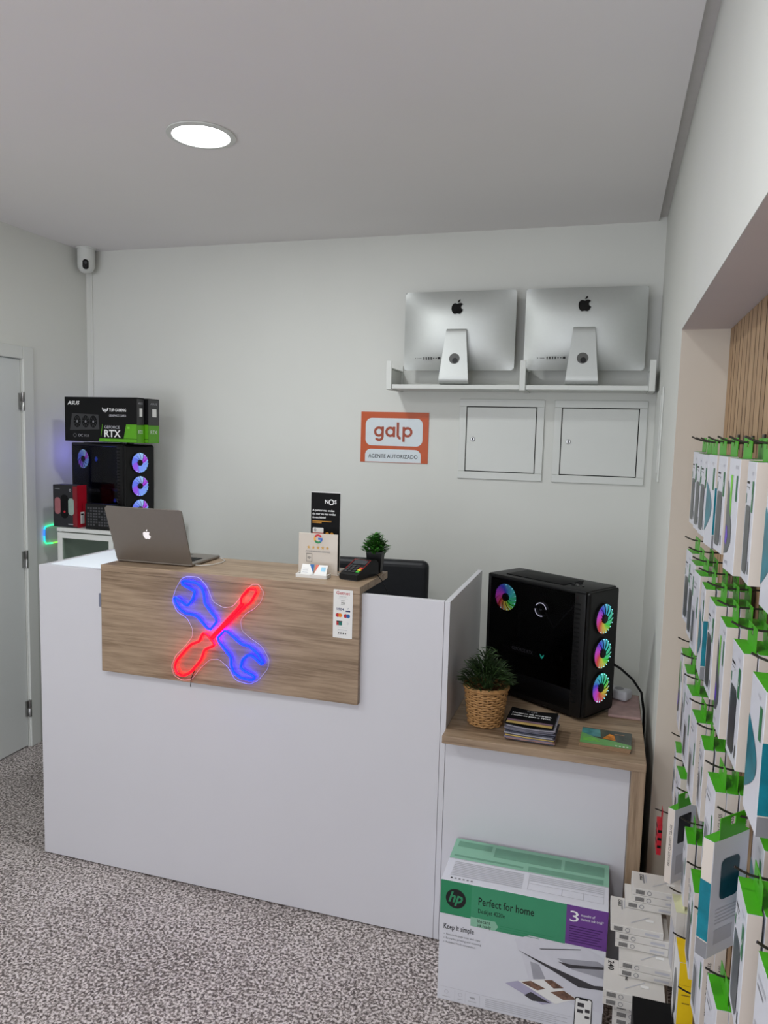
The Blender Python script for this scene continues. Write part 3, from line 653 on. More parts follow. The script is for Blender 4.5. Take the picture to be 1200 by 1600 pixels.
def tower(loc, rz, label, pal, W=.185, L=.42, H=.45):
    # local: -Y is the glass side, +X the fan front, origin at the near bottom corner (glass side meets front)
    t = thing('desktop_tower', label, 'computer tower', loc, rz)
    c = MB(); r = .012
    c.box(-L, 0, .006, W, .010, .028, M_BLACKP, .003); c.box(-L, 0, .0, W, H-.018, H-.004, M_BLACKP, .004)
    c.box(-L, 0, W-.004, W, .02, H-.012, M_BLACKP); c.box(-L, -L+.004, .003, W, .02, H-.012, M_BLACKP)
    c.box(-.045, 0, 0, .010, .012, H-.006, M_BLACKP, .004); c.box(-L, -L+.014, 0, .010, .012, H-.006, M_BLACKP, .003)
    c.box(-L+.01, -.04, .002, .008, .02, .100, M_BLACKP, .001)
    c.box(-L+.06, -.11, .03, W-.03, H-.004, H-.001, M_BLACKM, .001)
    for k in range(22): c.box(-.040, -.020, -.0008, .0006, .06+k*.016, .066+k*.016, M_BLACKM)
    for q in ((-.36, .03), (-.36, W-.03), (-.06, .03), (-.06, W-.03)): c.lathe([(.012, 0), (.012, .011)], M_BLACKP, (q[0], q[1], 0), 14)
    c.build('case', t)
    f = MB(); f.box(.0, .012, .004, W-.002, .014, H-.008, M_BLACKP, .010, 4); f.build('front_panel', t)
    if pal == 'rainbow': stz = (H-.105, H-.225, H-.345); R = .052
    else: stz = (H-.095, H-.213, H-.331); R = .051
    for k, z in enumerate(stz): case_fan(t, (.0155, W*.50, z), (PI/2, 0, PI/2), R, pal, (0, 0, -55)[k])
    # inside
    i = MB(); i.box(-L+.03, -.07, W-.020, W-.008, .11, H-.03, M_BLACKM); i.box(-L+.05, -.12, .06, W-.03, .165, .185, M_GREYP if False else M_BLACKP, .003)
    i.box(-L+.06, -.14, .030, .045, .160, .195, M_BLACKG, .003); i.build('motherboard', t)
    fr = Fr((-L+.10, .0295, .170), (1, 0, 0), (0, 0, 1)); g = MB()
    g.text('GEFORCE RTX', 0, .004, .017, M_GREYINK, fr, .0006, bold=.02, width=.095); g.build('graphics_card_lettering', t)
    g = MB(); fr2 = Fr((0, .0295, 0), (1, 0, 0), (0, 0, 1))
    if pal == 'rainbow':
        q = glow('teal_led', (.03, .55, .40), .7); ex, ez = -.185, .178
        g.poly([(ex-.010, ez+.007), (ex-.004, ez+.004), (ex, ez-.001), (ex+.004, ez+.004), (ex+.010, ez+.007), (ex+.006, ez-.004), (ex, ez-.010), (ex-.006, ez-.004)][::-1], q, fr2, .001); g.build('teal_emblem', t)
        g = MB(); q = glow('pump_ring_led', (.85, .85, 1), 1.3); f3 = Fr((0, .06, 0), (1, 0, 0), (0, 0, 1)); cx, cz = -.222, .335
        g.lathe([(.030, .065), (.030, .10)], M_BLACKG, (cx, 0, cz), 30, ax='Y')
        g.arc(cx, cz, .0225, .0255, 10, 150, q, f3, .001); g.arc(cx, cz, .0225, .0255, 180, 290, q, f3, .001); g.text('m', cx, cz-.003, .014, M_GREYINK, f3, .001, align='C', bold=.03)
        g.tube([(cx+.02, .07, cz-.01), (cx+.07, .05, cz-.05), (cx+.13, .06, cz+.03), (cx+.15, .07, cz+.06)], .006, M_BLACKP); g.build('cpu_cooler', t)
    else:
        g.disc(-.225, .345, .012, glow('blue_glow_led', (.01, .06, .7), .7), fr2, .02); g.disc(-.09, .14, .010, glow('blue_glow_led_dim', (.01, .03, .55), .5), fr2, .01); g.build('blue_emblem', t)
        l = bpy.data.lights.new('case_glow', 'POINT'); l.energy = .35; l.color = (.1, .15, 1); l.shadow_soft_size = .03
        lo = bpy.data.objects.new('case_glow', l); COL.objects.link(lo); lo.parent = t; lo.location = (-.25, .09, .30)
        l = bpy.data.lights.new('rear_fan_glow', 'POINT'); l.energy = .35; l.color = (.22, .2, 1); l.shadow_soft_size = .03
        lo = bpy.data.objects.new('rear_fan_glow', l); COL.objects.link(lo); lo.parent = t; lo.location = (-L-.03, .09, .37)
    case_fan(t, (-L+.068, .022, H-.088), (PI/2, 0, 0), .050, pal, 0)
    MB().box(-L+.014, -.045, .0, .003, .10 if pal != 'rainbow' else .03, H-.020, GLASS, .0005, 1).build('glass_side_panel', t)
    b = MB(); b.lathe([(.006, H-.004), (.006, H-.0015)], M_BLACKG, (-.075, W*.35, 0), 16); b.lathe([(.004, H-.004), (.004, H-.001)], M_BLACKG, (-.055, W*.35, 0), 12); b.box(-.10, -.088, W*.33, W*.37, H-.004, H+.003, M_INK); b.box(-.10, -.088, W*.55, W*.6, H-.004, H+.006, M_INK); b.build('top_buttons', t)
    return t
pc = tower((-.052, 2.511, SZ), math.atan2(-.52, .853), 'black tower computer with three rainbow-lit fans on the right desk', 'rainbow')
# black lead from tower down behind the desk
b = MB(); b.tube([(.040, 2.70, .90), (.075, 2.74, .87), (.12, 2.79, .82), (.155, 2.82, .765), (.166, 2.80, .70), (.1655, 2.60, .45), (.165, 2.45, .20), (.1655, 2.40, .01)], .0045, M_BLACKP)
tag(b.build('power_cable'), 'black cable curving from the right tower computer down past the desk edge', 'cable')
# socket strip and leaflets behind tower
t = thing('socket_strip', 'white socket strip lying behind the right tower computer', 'socket strip', (.080, 2.775, SZ+.012), -.45)
b = MB(); b.box(-.07, .035, -.028, .028, 0, .036, mat('grey_white_plastic', (190, 190, 194), .45, noise=.02), .009, 3); b.build('housing', t)
b = MB(); 
for k in (-.045, -.005): b.lathe([(.017, .0355), (.016, .0368)], M_GREYINK, (k, 0, 0), 20)
b.build('socket', t)
b = MB(); b.box(.040, .146, 2.60, 2.83, SZ+.0005, SZ+.010, mat('crumpled_pink_paper', (170, 140, 136), .6, noise=.15, scale=25, bump=.8), .002); tag(b.build('paper_bag'), 'crumpled pinkish paper bag under the white socket strip', 'bag')
# basket plant
t = thing('basket_plant', 'bushy dark plant in a woven wicker basket on the right desk', 'plant', (-.352, 2.395, SZ))
WICK = mat('wicker', (168, 126, 78), .6, noise=.2, scale=90); b = MB()
b.lathe([(.050, .002), (.052, .004), (.068, .130), (.067, .130), (.050, .008), (.0, .006)], mat('basket_lining', (96, 66, 36), .8, noise=.2), cap1=False)
ns = 26; nr = 15
for j in range(nr):
    z = .006+j*.0086; rr = .054+.016*z/.13; pts = []
    for i in range(ns*4): a = 2*PI*i/(ns*4); ro = rr+.0022*math.cos(ns/2*a*1.0+(j % 2)*PI); pts.append((ro*math.cos(a), ro*math.sin(a), z+.0012*math.sin(ns*a/2+j)))
    b.tube(pts, .0034, WICK, True, 6)
for k in range(2): b.tube([((.072+.001*k)*math.cos(2*PI*i/48), (.072+.001*k)*math.sin(2*PI*i/48), .131-.005*k) for i in range(48)], .0042, WICK, True, 6)
for i in range(ns):
    a = 2*PI*(i+.5)/ns; b.tube([(.0535*math.cos(a), .0535*math.sin(a), .003), (.0695*math.cos(a), .0695*math.sin(a), .130)], .0022, WICK, n=5)
b.build('basket', t)
b = MB(); leafy(b, 620, .108, .150, .03, LEAF2, 11, .0034, .052, .122)
for k in range(26):
    a = k*2.4; q = .3+.7*((k*7) % 10)/10; b.tube([(.01*math.cos(a), .01*math.sin(a), .12), (.045*q*math.cos(a), .045*q*math.sin(a), .17), (.085*q*math.cos(a), .085*q*math.sin(a), .205)], .0014, STEM, n=5)
b.build('foliage', t)
# pile of magazines
COVER = M_BLACKM; cols = [(70, 70, 80), (168, 128, 120), (120, 112, 130), (196, 168, 96), (84, 84, 96), (150, 150, 158), (60, 62, 74), (104, 104, 118), (128, 126, 138), (90, 90, 102), (140, 138, 148), (100, 100, 112)]
N = 12
for k in range(N):
    top = k == N-1
    lab = 'black flyer with white headline, on top of the leaflet pile' if top else 'glossy leaflet, %s from the bottom of the pile under the black flyer' % ('lowest one', 'second', 'third', 'fourth', 'fifth', 'sixth', 'seventh', 'eighth', 'ninth', 'tenth', 'eleventh')[k] if k else 'lowest glossy leaflet of the pile under the black flyer'
    w_ = MB(); bend = .010*(k/(N-1))**1.5; n = 10; vs = []; th = .0034
    for lay in (0, 1):
        for i in range(n+1):
            u = i/n; zz = lay*th-bend*math.sin(PI*u)*.5
            vs += [(u*.150, 0, zz), (u*.150, .135, zz+bend*.4)]
    fs = []; q = 2*(n+1)
    for i in range(n): a = 2*i; fs += [(q+a, q+a+2, q+a+3, q+a+1), (a, a+1, a+3, a+2), (a, a+2, q+a+2, q+a), (a+1, q+a+1, q+a+3, a+3)]
    fs += [(0, q, q+1, 1), (2*n, 2*n+1, q+2*n+1, q+2*n)]
    w_.add(vs, fs, COVER if top else mat('leaflet_paper_%d' % k, cols[k], .4, noise=.3, scale=30), True)
    if top:
        fr = Fr((0, 0, th-.001), (1, 0, 0), (0, 1, .03)); w_.text('N', .055, .105, .012, M_LGREY, fr, .0016); w_.arc(.073, .109, .005, .0065, 0, 360, M_LGREY, fr, .0016); w_.text('S', .082, .105, .012, M_LGREY, fr, .0016)
        for q_, s in enumerate(('Mudança no contrato,', 'mudei-se para a NOS.')): w_.text(s, .010, .082-q_*.018, .0135, M_WHITEINK, fr, .0022, bold=.03, width=.125)
        w_.rect(.004, .002, .146, .020, mat('flyer_gold_band', (176, 150, 92), .4, noise=.2), fr, .0014); w_.rect(.004, .022, .146, .034, mat('flyer_mauve_band', (120, 96, 110), .4, noise=.2), fr, .0014)
    o = w_.build('leaflet', None, (-.270+.004*math.sin(k*2.1), 2.278+.003*math.cos(k*1.7), SZ+.001+(k+.5)*.0040+(.0060*(k/(N-1))**1.5)), (0, 0, -.03+.02*math.sin(k)))
    tag(o, lab, 'leaflet', 'leaflets piled on the right desk')
for k in range(3):
    top = k == 2; b = MB(); b.box(0, .152, 0, .130, 0, .0042, mat('booklet_edge', (150, 120, 90), .6, noise=.1), .0006)
    if top:
        fr = Fr((0, 0, .0042), (1, 0, 0), (0, 1, 0)); b.rect(0, 0, .152, .130, mat('booklet_photo', (66, 72, 66), .35, noise=.4, scale=22), fr, .0004)
        b.poly([(0, 0), (.152, 0), (.152, .028), (.10, .045), (.05, .052), (0, .085)], mat('booklet_green', (104, 160, 92), .35, noise=.05), fr, .0007)
        b.poly([(0, .085), (.03, .06), (.06, .065), (.055, .125), (0, .125)], mat('booklet_teal', (70, 132, 130), .35, noise=.4, scale=30), fr, .0006)
        b.poly([(.065, .055), (.085, .10), (.10, .09), (.105, .05)], mat('booklet_orange', (200, 120, 30), .35, noise=.4, scale=60), fr, .0007)
        for q_ in range(3): b.rect(.008, .022+q_*.010, .058-.006*q_, .026+q_*.010, M_LGREEN, fr, .0010)
        for q_ in range(4): b.disc(.108+q_*.011, .010, .0032, M_PAPER, fr, .0010)
        b.rect(.10, .10, .13, .106, mat('booklet_pale', (150, 120, 96), .4, noise=.05), fr, .001)
    o = b.build('booklet', None, (-.047+.0015*k, 2.312-.001*k, SZ+.0006+k*.0046), (0, 0, -.06+.01*k))
    tag(o, ('green and dark picture booklet, topmost at the right desk edge', 'brown-edged booklet directly below the green picture booklet', 'lowest booklet of the small pile at the right desk edge')[2-k], 'booklet')

# ================================================================== PRINTER BOX
t = thing('printer_box', 'large white and green printer carton on the floor by the desk', 'box', (-.411, 2.050, 0), .0)
W, D, H = .475, .236, .380
b = MB(); b.box(0, W, 0, D, 0, H, M_CARTON, .0015)
hg = mat('box_green', (60, 142, 104), .4, noise=.05, scale=8); lg = mat('box_pale_green', (132, 182, 156), .4, noise=.04, scale=8); pu = mat('box_purple', (106, 62, 138), .4, noise=.05, scale=8)
F = Fr((0, -.0002, 0), (1, 0, 0), (0, 0, 1)); T = Fr((0, 0, H+.0002), (1, 0, 0), (0, 1, 0))
dg = mat('box_deep_green', (44, 134, 92), .4, noise=.05, scale=8)
b.rect(0, .275, .092, .3795, dg, F, .0004); b.rect(.092, .253, .362, .3795, hg, F, .0004); b.rect(.362, .262, W, .3795, pu, F, .0004)
b.rect(.092, .253, .164, .281, lg, F, .0006); b.poly([(.164, .253), (.173, .267), (.164, .281)], lg, F, .0006)
b.disc(.046, .327, .030, M_INK, F, .0007, 36); b.text('hp', .0455, .316, .046, dg, F, .0010, bold=.025, shear=.3, align='C', width=.043)
b.text('Perfect for home', .113, .323, .0335, M_INK, F, .0008, bold=.008, width=.160); b.text('DeskJet 4220e', .113, .298, .019, M_INK, F, .0008, width=.078)
b.text('instant', .112, .268, .0165, M_INK, F, .0010, width=.038); b.text('ink ready', .112, .255, .0150, M_INK, F, .0010, width=.040)
for k in range(3): b.rect(.178, .271-k*.007, .330-.02*k, .2725-k*.007, dg, F, .0007)
b.text('3', .372, .332, .046, M_WHITEINK, F, .0008, width=.024); b.text('months of', .402, .352, .0115, M_WHITEINK, F, .0008, width=.038); b.text('instant ink trial*', .402, .340, .0115, M_WHITEINK, F, .0008, width=.062)
pl = mat('box_lilac_text', (64, 30, 92), .5, noise=.04)
for k in range(7): b.rect(.372, .317-k*.0075, .462-.006*(k % 3), .3195-k*.0075, pl, F, .0007)
b.text('Keep it simple', .013, .228, .0235, M_INK, F, .0008, bold=.006, width=.090)
for k, s in enumerate(('Fast multi-page scan and copy', 'Everyday printing and scanning', 'Reliable Wi-Fi connection')): b.text(s, .021, .209-k*.0125, .0085, M_GREYINK, F, .0008); b.disc(.015, .2115-k*.0125, .0012, M_GREYINK, F)
# printed picture of the printer
g1_ = mat('print_pale', (206, 206, 214), .4, noise=.03); g2_ = mat('print_mid', (158, 158, 166), .4, noise=.05); g3_ = mat('print_dark', (62, 60, 64), .4, noise=.1); g4_ = mat('print_photo', (112, 84, 70), .4, noise=.6, scale=60)
def fc(x, y): yt = 335+(x-85)*.208; yb = 1080+(x-45)*.24; return ((x-80+.045*(y-335))/1040*W, (1-(y-yt)/(yb-yt))*H)
def P(pts, m, c): b.poly([fc(*q) for q in pts], m, F, c)
P([(550, 710), (640, 690), (1000, 775), (1095, 840), (1095, 1000), (1030, 1000), (770, 880), (570, 780)], g1_, .0005)
P([(570, 780), (770, 880), (1030, 1000), (1090, 1005), (1090, 1030), (940, 1010), (770, 900)], g3_, .0007)
P([(590, 800), (770, 900), (940, 1010), (1090, 1030), (1085, 1170), (930, 1130), (640, 970)], g1_, .0006)
P([(645, 850), (700, 870), (740, 960), (665, 960)], g2_, .0008)
P([(810, 830), (1050, 850), (1095, 880), (1095, 960), (900, 900)], g2_, .0008); P([(815, 850), (900, 870), (1090, 885), (1090, 900), (880, 890)], g3_, .0010)
P([(700, 770), (950, 775), (950, 780), (710, 776)], g3_, .0010)
P([(490, 985), (580, 970), (780, 1110), (720, 1120)], mat('print_lilac', (170, 166, 190), .4, noise=.05), .0010)
P([(570, 970), (740, 960), (930, 1080), (800, 1115)], M_PAPER, .0012)
P([(590, 978), (650, 970), (740, 1020), (690, 1030)], g4_, .0014); P([(730, 965), (780, 965), (850, 1015), (790, 1018)], g4_, .0014); P([(650, 1040), (770, 1110), (660, 1095), (610, 1060)], g3_, .0013); P([(770, 1040), (850, 1030), (930, 1085), (850, 1090)], g4_, .0014)
b.rect(.398, .018, .446, .110, M_INK, F, .0016, .007); b.rect(.4005, .0205, .4435, .1075, M_PAPER, F, .0019, .0055); b.rect(.410, .104, .434, .108, M_INK, F, .0021)
for q in ((.406, .082, .424, .094), (.427, .068, .440, .078), (.406, .064, .422, .074), (.427, .050, .440, .058)): b.rect(*q, g3_, F, .0021)
b.rect(.008, .043, .396, .0437, M_LGREY, F)
for q in (.053, .085, .128): b.rect(q, .006, q+.0006, .040, M_LGREY, F)
for q in (.028, .070): b.arc(q, .028, .005, .006, 0, 360, M_LGREY, F)
b.rect(.016, .012, .040, .014, M_LGREY, F); b.rect(.062, .012, .078, .014, M_LGREY, F); b.text('WiFi', .098, .024, .008, M_GREYINK, F, bold=.02); b.rect(.094, .014, .118, .016, M_LGREY, F)
for k in range(5): b.rect(.145, .034-k*.006, .380-.03*(k % 2), .0357-k*.006, M_LGREY, F)
# lid print
b.rect(0, .118, W, D, lg, T, .0004)
gm = mat('box_green_text', (104, 152, 128), .5, noise=.05)
b.rect(.012, .19, .12, .222, gm, T, .0006); b.rect(.130, .165, .335, .218, gm, T, .0006); b.rect(.345, .165, .462, .218, gm, T, .0006); b.rect(.012, .132, .225, .142, gm, T, .0006); b.rect(.240, .125, .460, .150, gm, T, .0006)
for k in range(9): b.rect(.022, .100-k*.0088, .232, .104-k*.0088, M_LGREY, T, .0006)
for k in range(4): b.rect(.250, .104-k*.009, .460, .1065-k*.009, M_LGREY, T, .0006)
for q in ((.248, .030, .462, .0306), (.248, .062, .462, .0626), (.248, .030, .2486, .110), (.4615, .030, .462, .110), (.345, .030, .3456, .062), (.405, .030, .4056, .062)): b.rect(*q, M_GREYINK, T, .0007)
for k in range(6): b.rect(.025+k*.012, .012, .031+k*.012, .018, M_INK if k == 0 else M_GREYINK, T, .0007)
b.build('carton', t)
k_ = MB(); k_.box(.0005, W-.0005, .1165, .1185, H+.0003, H+.0012, M_LGREY); k_.build('lid_seam', t)

# ================================================================== DISPLAY CABINET WITH THE SECOND COMPUTER
KX0, KX1, KY0, KY1, KZ = -2.66, -2.195, 3.10, 3.54, 1.172
t = thing('display_cabinet', 'white cabinet with glazed doors behind the counter on the left', 'cabinet', (KX0, KY0, 0)); W = KX1-KX0; D = KY1-KY0
b = MB(); b.box(0, .016, .018, D, 0, KZ-.018, M_WHITEMETAL); b.box(W-.016, W, .018, D, 0, KZ-.018, M_WHITEMETAL); b.box(0, W, 0, D, KZ-.018, KZ, M_WHITEMETAL, .001); b.box(.016, W-.016, D-.01, D, .05, KZ-.018, M_WHITEMETAL); b.box(.016, W-.016, .03, D-.01, .05, .066, M_WHITEMETAL)
b.build('body', t)
for z in (.42, .78): MB().box(.017, W-.017, .04, D-.011, z, z+.006, M_WHITEMETAL).build('shelf_board', t)
for x0, x1 in ((.004, .335), (.339, W-.004)):
    f = MB(); z1 = KZ-.024; bw = .028
    for a in ((x0, x1, z1-bw, z1), (x0, x1, .05, .05+bw), (x0, x0+bw, .05+bw, z1-bw), (x1-bw, x1, .05+bw, z1-bw)): f.box(a[0], a[1], 0, .016, a[2], a[3], M_WHITEMETAL, .001)
    dr = f.build('door', t); MB().box(x0+bw, x1-bw, .006, .010, .05+bw, z1-bw, PANE).build('glass_pane', dr)
    MB().box((x1-bw*.6), (x1-bw*.4), -.012, 0, .55, .62, M_STEEL, .001).build('handle', dr)
pc2 = tower((-2.315, 3.165, KZ+.001), -math.radians(17), 'black tower computer with blue-lit fans on the left cabinet', 'cool', H=.43)
def gpubox(loc, label, L=.42, Wd=.059, H=.222):
    t = thing('graphics_card_box', label, 'box', loc); b = MB(); b.box(-L, 0, 0, Wd, 0, H, mat('black_box_print', (10, 10, 12), .4, noise=.1, spec=.25), .001)
    F = Fr((-L, -.0002, 0), (1, 0, 0), (0, 0, 1)); R_ = Fr((.0002, 0, 0), (0, 1, 0), (0, 0, 1)); gr = mat('box_lime', (86, 158, 20), .4, noise=.05)
    k = L/.42
    b.text('ASUS', .018*k, .184, .024, M_WHITEINK, F, .0008, bold=.03, shear=.2, width=.072*k)
    b.text('TUF GAMING', .262*k, .152, .020, M_WHITEINK, F, .0008, bold=.02, width=.098*k); b.text('GRAPHICS CARD', .262*k, .126, .017, M_LGREY, F, .0008, bold=.01, width=.098*k)
    for s in (-1, 1): b.poly([(.240*k+s*.004, .148), (.240*k+s*.016, .158), (.240*k+s*.018, .172), (.240*k+s*.011, .166), (.240*k+s*.009, .158), (.240*k+s*.004, .156)][::s], M_WHITEINK, F, .0008)
    b.poly([(.236*k, .164), (.240*k, .145), (.244*k, .164)], M_WHITEINK, F, .0008)
    b.text('GEFORCE', .234*k, .068, .020, M_LGREY, F, .0008, bold=.01, width=.088*k); b.text('RTX', .234*k, .026, .050, M_WHITEINK, F, .0008, bold=.02, width=.094*k)
    b.poly([(.200*k, .002), (L, .002), (L, .018), (.206*k, .018)], gr, F, .0006); b.poly([(.345*k, .02), (L, .02), (L, .090), (.360*k, .090)], gr, F, .0006); b.poly([(.212*k, .03), (.215*k, .03), (.225*k, .09), (.222*k, .09)], gr, F, .0006)
    b.rect(.367*k, .068, .380*k, .078, M_LGREEN, F, .0009)
    b.text('3070', .236*k, .004, .016, M_LGREEN, F, .0009)
    # printed card with three fans
    b.poly([(.030*k, .055), (.045*k, .140), (.20*k, .135), (.205*k, .062)], M_GREYP, F, .0006)
    for q in (.075, .125, .170): b.disc(q*k, .10, .030, M_BLACKM, F, .0008, 24, rx=.021*k); b.disc(q*k, .10, .007, M_GREYINK, F, .0010, 14, rx=.005*k)
    for q in (.075, .125, .170):
        for j in range(9): a = j*2*PI/9; b.poly([(q*k+.007*k*math.cos(a), .10+.009*math.sin(a)), (q*k+.018*k*math.cos(a+.1), .10+.026*math.sin(a+.1)), (q*k+.018*k*math.cos(a+.3), .10+.026*math.sin(a+.3))], M_GREYP, F, .0009)
    b.arc(.060*k, .030, .008, .0095, 0, 360, M_GREYINK, F); b.text('OC', .080*k, .024, .019, M_LGREY, F, .0008); b.text('8GB', .115*k, .024, .017, M_GREYINK, F, .0008)
    b.rect(0, .09, Wd, .215, M_GREYP, R_, .0004); b.text('RTX', Wd*.5, .045, .026, M_WHITEINK, R_, .0008, align='C', width=Wd*.6)
    b.rect(0, .0, Wd, .088, gr, R_, .0005); b.rect(Wd*.35, .13, Wd*.75, .17, M_PAPER, R_, .0008); b.text('ASUS', Wd*.5, .19, .014, M_LGREY, R_, .0008, align='C', width=Wd*.6)
    b.build('carton', t); return t
gpubox((-2.234, 3.170, KZ+.4365), 'wide black graphics card box in front, on top of the left tower', L=.424)
gpubox((-2.214, 3.236, KZ+.4365), 'second graphics card box, behind the front one on the left tower', L=.40, Wd=.092, H=.220)
t = thing('mouse_box', 'black and red gaming mouse box left on the white cabinet', 'box', (-2.700, 3.125, KZ+.001)); W = .146
b = MB(); b.box(0, W, 0, .070, 0, .214, mat('charcoal_box_print', (30, 30, 34), .4, noise=.1), .001); b.rect(0, 0, .07, .214, M_RED, Fr((W, 0, 0), (0, 1, 0), (0, 0, 1)), .0004)
F = Fr((0, -.0002, 0), (1, 0, 0), (0, 0, 1)); R_ = Fr((W, 0, 0), (0, 1, 0), (0, 0, 1))
b.rect(.120*1, .004, W, .21, mat('dark_red_print', (120, 16, 30), .4, noise=.1), F, .0004)
b.rect(.010, .065, .045, .150, mat('pink_mouse', (150, 92, 96), .4, noise=.1), F, .0005, .016); b.rect(.092, .062, .126, .148, mat('mint_mouse', (140, 160, 150), .4, noise=.1), F, .0006, .016)
b.rect(.046, .045, .092, .165, M_BLACKM, F, .0008, .022); b.disc(.069, .078, .006, M_RED, F, .0010); b.arc(.104, .188, .004, .006, 0, 360, M_LGREY, F); b.rect(.012, .192, .042, .195, M_GREYINK, F); b.rect(.09, .014, .128, .017, M_LGREY, F)
b.rect(.022, .018, .052, .078, M_PAPER, R_, .0006); b.rect(.026, .062, .046, .070, M_INK, R_, .0008); b.rect(.034, .084, .037, .12, M_WHITEINK, R_)
b.build('carton', t)
t = thing('keyboard_box', 'black box printed with keyboard keys between mouse box and laptop', 'box', (-2.500, 3.118, KZ+.001))
b = MB(); b.box(0, .165, 0, .040, 0, .128, M_BLACKP, .001); F = Fr((0, -.0002, 0), (1, 0, 0), (0, 0, 1))
for j in range(7):
    for i in range(9):
        if (i*5+j*3) % 11 != 4: b.rect(.012+i*.016, .018+j*.014, .023+i*.016, .027+j*.014, mat('key_print', (66, 66, 70), .5, noise=.3, scale=200), F, .0005)
b.build('carton', t)
# RGB light strip on the wall
b = MB(); cs = [glow('strip_green', (.05, .9, .35), 1.6), glow('strip_cyan', (.02, .55, .9), 1.6), glow('strip_blue', (.02, .2, 1), 1.6), glow('strip_lime', (.25, .8, .1), 1.2)]
Pp = [(-2.834, 3.325, 1.156), (-2.834, 3.27, 1.157), (-2.834, 3.222, 1.152), (-2.834, 3.212, 1.138), (-2.834, 3.210, 1.105), (-2.834, 3.212, 1.075), (-2.834, 3.222, 1.062), (-2.834, 3.27, 1.058), (-2.834, 3.325, 1.060)]
for (i, j, m) in ((0, 2, cs[0]), (2, 3, cs[1]), (3, 4, cs[2]), (4, 5, cs[1]), (5, 7, cs[0]), (7, 8, cs[3])): b.tube(Pp[i:j+1], .0045, m, n=6)
tag(b.build('light_strip'), 'C-shaped strip glowing green and blue on the left wall', 'light strip')
